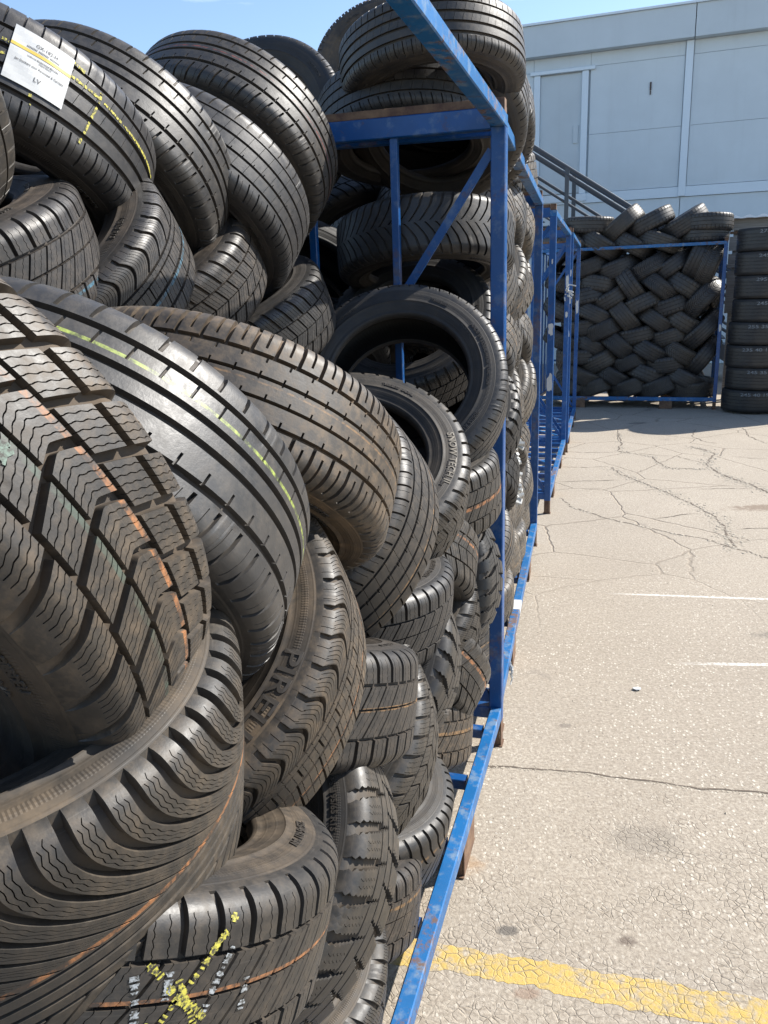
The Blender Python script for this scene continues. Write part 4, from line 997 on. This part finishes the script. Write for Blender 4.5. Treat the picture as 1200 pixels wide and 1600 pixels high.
for i_ in range(11):  # row of tyres added to block light coming through the rack gaps
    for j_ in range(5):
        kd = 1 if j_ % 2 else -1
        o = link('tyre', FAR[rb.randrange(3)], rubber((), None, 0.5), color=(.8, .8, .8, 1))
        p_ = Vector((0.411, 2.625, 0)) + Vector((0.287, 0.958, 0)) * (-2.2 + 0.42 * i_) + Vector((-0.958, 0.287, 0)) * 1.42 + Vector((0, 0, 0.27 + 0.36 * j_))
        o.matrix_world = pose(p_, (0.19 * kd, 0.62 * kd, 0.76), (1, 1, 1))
        tag(o, 'filler tyre in the row added behind the nearest racks to darken gaps', 'tyre', 'filler tyres added behind the nearest racks to darken gaps')
b = MB(); rnd2 = random.Random(3)
for i in range(30):
    z = 0.62 + 0.30 * rnd2.random(); x = 1.02 + rnd2.uniform(-.03, .03)
    b.tube([(x, 0.05, z), (x + rnd2.uniform(-.02, .02), 0.02 + rnd2.uniform(-.02, .02), z + rnd2.uniform(-.03, .03))], 0.010, 5)
o = b.build('crumpled_foil', TORN); o.matrix_world = M2_
tag(o, 'crumpled white wrapping stuck between tyres of the overfilled rack', 'wrapping')

# ------------------------------------------------------------------ the far rack's herringbone
FARL = [(0.629, 2.406, -2), (1.04, 2.383, 40), (1.395, 2.397, 26), (1.822, 2.361, 31), (2.063, 2.208, 0), (2.10, 2.345, 0), (0.407, 2.197, -37), (0.78, 2.167, -32), (1.19, 2.146, -28), (1.533, 2.152, -19), (1.993, 1.927, 68), (2.165, 1.829, 70), (0.611, 1.87, 18), (1.005, 1.842, 20), (1.425, 1.825, 28), (1.698, 1.825, 35), (0.374, 1.663, -12), (0.764, 1.638, -10), (1.215, 1.623, -54), (1.564, 1.576, -38), (1.882, 1.577, -32), (2.117, 1.397, 48), (0.636, 1.474, 13), (0.938, 1.454, 30), (1.367, 1.37, 24), (1.715, 1.338, 18), (0.359, 1.299, -27), (0.742, 1.242, -26), (1.128, 1.209, -49), (1.541, 1.152, -34), (1.898, 1.145, -32), (2.121, 1.005, 46), (0.612, 1.098, 8), (0.858, 1.044, 23), (1.304, 0.977, 12), (1.726, 0.946, 16), (0.37, 0.903, -22), (0.695, 0.837, -26), (1.061, 0.821, -40), (1.492, 0.768, -30), (1.888, 0.741, -30), (2.144, 0.662, 54), (0.551, 0.689, 1), (0.825, 0.625, 26), (1.239, 0.598, 20), (1.712, 0.585, 8), (0.622, 0.437, -24), (1.017, 0.425, -30), (1.474, 0.438, -22), (1.956, 0.389, -26), (0.439, 0.26, 13), (0.765, 0.265, 18), (1.255, 0.27, 20), (1.637, 0.27, 22), (2.03, 0.262, 0)]
ROWS5 = [(2.30, 'top row'), (2.10, 'second row'), (1.80, 'third row'), (1.56, 'fourth row'), (1.32, 'fifth row'), (1.13, 'sixth row'), (0.93, 'seventh row'), (0.74, 'eighth row'), (0.56, 'ninth row'), (0.36, 'tenth row'), (0.0, 'bottom row')]
M5r = M5_.to_3x3(); cnt = {}
order = sorted(range(len(FARL)), key=lambda i: (next(k for k, r in enumerate(ROWS5) if FARL[i][1] >= r[0]), FARL[i][0]))
per = {}
for i in order:
    k = next(k for k, r in enumerate(ROWS5) if FARL[i][1] >= r[0]); per.setdefault(k, []).append(i)
rnd = random.Random(9)
for k, ids in per.items():
    for j, i in enumerate(ids):
        x, z, a = FARL[i]; a = R_(a)
        pos = 'leftmost' if j == 0 else ('rightmost' if j == len(ids) - 1 else ORD[j] + ' from the left')
        how = 'flat' if abs(FARL[i][2]) < 13 else ('steep' if abs(FARL[i][2]) > 50 else ('rising' if a > 0 else 'falling'))
        c = M5_ @ Vector((x, 0.34 + rnd.uniform(-.035, .035), z))
        ax = M5r @ Vector((-math.sin(a), rnd.uniform(-.10, .10), math.cos(a)))
        o = link('tyre', FAR[rnd.randrange(3)], rubber(((0.5, 0.01, (0.16, 0.10, 0.05), 0.0),), None, 0.5) if rnd.random() < .3 else rubber((), None, 0.5), color=(*rnd.choice(((.95, .95, .97), (1.15, 1.12, 1.08), (.78, .79, .84), (1.3, 1.24, 1.15))), 1))
        o.matrix_world = pose(c, ax, (1.01, 1.01, rnd.uniform(1.0, 1.14)), rnd.uniform(0, 6))
        tag(o, '%s tyre, %s in the %s of the far tyre wall' % (how, pos, ROWS5[k][1]), 'tyre', 'tyres woven into the far rack')
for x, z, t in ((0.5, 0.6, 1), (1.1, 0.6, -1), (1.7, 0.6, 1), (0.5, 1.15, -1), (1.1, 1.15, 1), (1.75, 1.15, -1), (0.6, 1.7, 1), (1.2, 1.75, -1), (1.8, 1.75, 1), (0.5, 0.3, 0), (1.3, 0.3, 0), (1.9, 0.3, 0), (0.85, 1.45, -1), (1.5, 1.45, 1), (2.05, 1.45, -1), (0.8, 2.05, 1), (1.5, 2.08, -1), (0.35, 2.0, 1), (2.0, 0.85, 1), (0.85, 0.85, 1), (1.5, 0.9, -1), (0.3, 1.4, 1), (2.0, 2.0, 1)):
    a = 0.6 * t; o = link('tyre', FAR[0], rubber((), None, 0.5), color=(0.35, 0.35, 0.35, 1))  # filler tyres added to close bright gaps, shade put into their tint
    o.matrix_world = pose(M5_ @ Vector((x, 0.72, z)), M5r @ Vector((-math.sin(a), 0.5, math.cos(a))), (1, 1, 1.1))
    tag(o, 'darkened filler tyre added behind the far herringbone wall', 'tyre', 'filler tyres added behind the far herringbone wall')

# ------------------------------------------------------------------ the stack of wide tyres at the right
SIZES = ['275 30', '245 40', '295 30', '245 45', '255 35', '235 40 18', '245 35 19', '245 40 19']
WHICH = ['topmost', 'second from the top', 'third from the top', 'fourth from the top', 'fourth from the bottom', 'third from the bottom', 'second from the bottom', 'bottom']
def wide_prof():
    p = [(0.105, 0.215), (0.118, 0.222), (0.132, 0.245), (0.1378, 0.285), (0.1372, 0.320), (0.1335, 0.338), (0.124, 0.3475), (0.100, 0.3505)]
    g = []
    for zc in (0.060, 0.020, -0.020, -0.060):
        g += [(zc + 0.0055, 0.352), (zc + 0.0045, 0.345), (zc - 0.0045, 0.345), (zc - 0.0055, 0.352)]
    q = p + g + [(-a, r) for a, r in p[::-1]]
    return q
wp = wide_prof()
WIDE_TREAD = lathe('tread', wp[7:-7], 120); WIDE_SIDE = lathe('sidewall', wp[:8][::-1], 120, -1)
WIDE_IN = lathe('inner_liner', [(0.105, 0.215), (0.115, 0.26), (0.105, 0.325), (0, 0.335), (-0.105, 0.325), (-0.115, 0.26), (-0.105, 0.215)], 64)
CH2 = chalk('grey_chalk', (0.24, 0.27, 0.30))
rnd = random.Random(14)
SC = (4.765, 10.25)
for i in range(16):
    if i == 8: SC = (5.56, 9.93)  # second stack, out of view, added to help shade the far rack
    z = 2.235 - 0.1385 - (i % 8) * 0.2765
    root = empty('wide_tyre', Matrix.Translation((SC[0] + rnd.uniform(-.012, .012) + 0.006 * (7 - i % 8), SC[1] + rnd.uniform(-.012, .012), z)) @ Matrix.Rotation(rnd.uniform(-.01, .01), 4, 'Y') @ Matrix.Diagonal((1, 1, 1.0, 1)),
                 'wide tyre chalked %s, %s in the tall %s stack' % (SIZES[i % 8], WHICH[i % 8], 'right-hand' if i < 8 else 'unseen outer right'), 'tyre', 'wide tyres in the tall stacks')
    tint = rnd.choice(((0.6, 0.63, 0.68, 1), (0.7, 0.7, 0.72, 1), (0.52, 0.55, 0.6, 1)))
    link('tread', WIDE_TREAD, rubber((), None, 0.2), root, color=tint)
    a = link('sidewall', WIDE_SIDE, SIDE, root, color=tint)
    b_ = link('sidewall', WIDE_SIDE, SIDE, root, color=tint); b_.matrix_local = ROT_X
    link('inner_liner', WIDE_IN, INNER, root)
    me = text_mesh(SIZES[i % 8], 0.062, 0, 0.0009); r0 = 0.3535
    base = math.atan2(-SC[1], -SC[0]) + rnd.uniform(-.02, .22)
    for v in me.vertices:
        th = base + v.co.x * 1.35 / r0; v.co = Vector((r0 * math.cos(th), r0 * math.sin(th), 0.085 + v.co.y * 0.9))
    me.update(); me.name = 'chalk_writing'; link('chalk_writing', me, CH2, root)

# pallet boards and corrugated sheet behind the stack
WOOD = None
def wood():
    t = NT('weathered_wood'); g = t.noise(6, 6, 0.6, vec=t.mapping((0.6, 6, 14)))
    return t.done(t.mix(t.ramp(g, 0.3, 0.7), (0.16, 0.145, 0.13), (0.36, 0.34, 0.31)), 0.85, t.bump(g, 0.4, 0.002))
WOOD = wood()
root = empty('wooden_shed', M5_ @ Matrix.Translation((2.42, 0.95, 0)), 'weathered wooden boards under a white corrugated sheet, behind the wide tyre stack', 'shed')
for z0, z1, mt, nm in ((2.28, 2.43, WOOD, 'board'), (2.235, 2.270, RUST, 'rusty_batten'), (2.02, 2.20, WOOD, 'board'), (1.80, 1.98, WOOD, 'board'), (1.2, 1.76, WOOD, 'board')):
    b = MB(); b.box(0, 3.0, 0, 0.03, z0, z1, bev=0.002); b.build(nm, mt, root)
for x in (0.05, 0.30, 1.4, 2.9):
    b = MB(); b.box(x, x + 0.09, 0.032, 0.12, 0, 2.42, bev=0.002); b.build('leg', WOOD, root)
b = MB(); n = 120; x0, x1 = -0.35, 3.1
pts = []
for i in range(n + 1):
    x = x0 + (x1 - x0) * i / n; w = 0.014 * math.sin(i * 1.05)
    pts += [(x, -0.12, 2.452 + w), (x, 1.2, 2.50 + w), (x, 1.2, 2.497 + w), (x, -0.12, 2.425 + 0.3 * w)]
b.poly(pts, [(4 * i + j, 4 * i + (j + 1) % 4, 4 * i + 4 + (j + 1) % 4, 4 * i + 4 + j) for i in range(n) for j in range(4)])
b.build('corrugated_sheet', flat('white_sheet', (0.80, 0.82, 0.83), 0.4), root)

# ------------------------------------------------------------------ the grey building
def wallmat(name, col):
    t = NT(name); n1 = t.noise(0.9, 5, 0.6); n2 = t.noise(14, 4, 0.6)
    streak = t.noise(1.0, 5, 0.6, vec=t.mapping((5, 5, 0.35)))
    c = t.mix(t.ramp(n1, 0.3, 0.7), tuple(x * 0.93 for x in col), tuple(x * 1.05 for x in col))
    c = t.mix(t.ramp(streak, 0.55, 0.8, 0, 0.22), c, tuple(x * 0.66 for x in col))
    return t.done(c, 0.55, t.bump(n2, 0.1, 0.001), spec=0.4)
WALL = wallmat('grey_wall_paint', (0.54, 0.62, 0.67)); FASC = wallmat('grey_fascia_paint', (0.49, 0.565, 0.61)); TRIM = flat('pale_trim', (0.60, 0.70, 0.78), 0.45, 0.05)
RAIL = flat('dark_grey_rail', (0.045, 0.055, 0.07), 0.4)
DV = (0.940, -0.341)
BM = Matrix(((DV[0], 0.341, 0, 3.2), (DV[1], 0.940, 0, 18.0), (0, 0, 1, 0), (0, 0, 0, 1)))
bl = empty('industrial_building', BM, 'long pale blue-grey industrial building with a flat fascia, behind the tyre yard', 'building')
def bbox(name, mat, *q, bev=0.0):
    b = MB(); b.box(*q, bev=bev); return b.build(name, mat, bl)
bbox('wall', WALL, -14, 30, 0.06, 14, 0, 6.45)
bbox('fascia', FASC, -14.2, 3.165, -0.22, 0.0, 6.07, 6.62); bbox('fascia', FASC, 3.18, 30, -0.22, 0.0, 6.07, 6.62)
bbox('roof_edge', TRIM, -14.25, 30, -0.26, 14, 6.625, 6.665)
for (x0, x1) in ((-14, -5.2), (-5.18, 0.14), (1.27, 3.02), (3.18, 8.9), (8.92, 20), (20.02, 30)):
    for z0, z1 in ((3.485, 4.580), (4.586, 5.822), (5.828, 6.065)):
        bbox('wall_panel', WALL, x0, x1, 0.0, 0.055, z0, z1)
bbox('wall_panel', WALL, 0.145, 1.265, 0.0, 0.055, 5.83, 6.065)
for (x0, x1) in ((-14, 3.07), (3.085, 30)):
    bbox('base_band', TRIM, x0, x1, -0.02, 0.05, 3.29, 3.475); bbox('wall_panel', WALL, x0, x1, 0.01, 0.055, 0.02, 3.28)
bbox('corner_trim', TRIM, 3.03, 3.17, -0.05, 0.05, 3.30, 6.06, bev=0.01)
dr = bbox('door', FASC, 0.28, 1.10, 0.02, 0.055, 3.50, 5.74)
for nm, q in (('door_frame', (0.15, 0.275, -0.03, 0.05, 3.48, 5.76)), ('door_frame', (1.105, 1.23, -0.03, 0.05, 3.48, 5.76)), ('door_frame', (0.08, 1.36, -0.06, 0.05, 5.765, 5.83)), ('door_sill', (0.15, 1.25, -0.05, 0.05, 3.33, 3.475))):
    b = MB(); b.box(*q, bev=0.005); o = b.build(nm, TRIM, dr)
b = MB(); b.box(0.95, 1.05, -0.004, 0.019, 4.45, 4.78, bev=0.004); b.build('door_plate', FASC, dr)
b = MB(); b.box(2.40, 2.43, -0.03, -0.001, 5.28, 5.42, bev=0.004); b.box(2.405, 2.425, -0.02, -0.001, 5.2, 5.27, bev=0.0); b.build('wall_hook', flat('rust_brown', (0.06, 0.04, 0.035)), bl)

# stairs up to the door, with their tube handrails
st = empty('outside_staircase', BM, 'dark metal staircase with tube handrails leading up to the building door', 'staircase')
SL = -0.655
for yy in (-3.35, -2.35):
    def ln(z_at0, r, nm='handrail', xa=-2.0, xb=4.2):
        b = MB(); b.tube([(xa, yy, z_at0 + SL * xa), (xb, yy, z_at0 + SL * xb)], r, 8); b.build(nm, RAIL, st)
    Z0 = 4.40
    ln(Z0, 0.026); ln(Z0 - 0.12, 0.026)
    ln(Z0 - 0.44, 0.018, 'mid_rail'); ln(Z0 - 0.56, 0.018, 'mid_rail'); ln(Z0 - 0.88, 0.018, 'mid_rail'); ln(Z0 - 1.0, 0.018, 'mid_rail')
    for x in (-1.9, 1.28, 3.4):
        b = MB(); b.box(x - 0.035, x + 0.035, yy - 0.02, yy + 0.02, max(0, Z0 + SL * x - 1.6), Z0 + SL * x - 0.01, bev=0.003); b.build('post', RAIL, st)
    b = MB(); b.bar((-2.0, yy, Z0 - 1.35 + SL * -2.0), (4.4, yy, Z0 - 1.35 + SL * 4.4), 0.05, 0.22); b.build('stringer', RAIL, st)
for i in range(30):
    x = -2.0 + i * 0.21
    z = Z0 - 1.27 + SL * x
    if z > 0.05:
        b = MB(); b.box(x, x + 0.26, -3.32, -2.38, z - 0.02, z, bev=0.0); b.build('step', RAIL, st)
b = MB(); b.box(-4.2, -2.0, -3.35, -0.1, Z0 - 1.30 + 1.31 , Z0 - 1.24 + 1.31); b.build('landing', RAIL, st)
for x in (-4.0, -2.1):
    b = MB(); b.box(x - .04, x + .04, -3.3, -3.22, 0, Z0 - 1.30 + 1.31); b.build('post', RAIL, st)
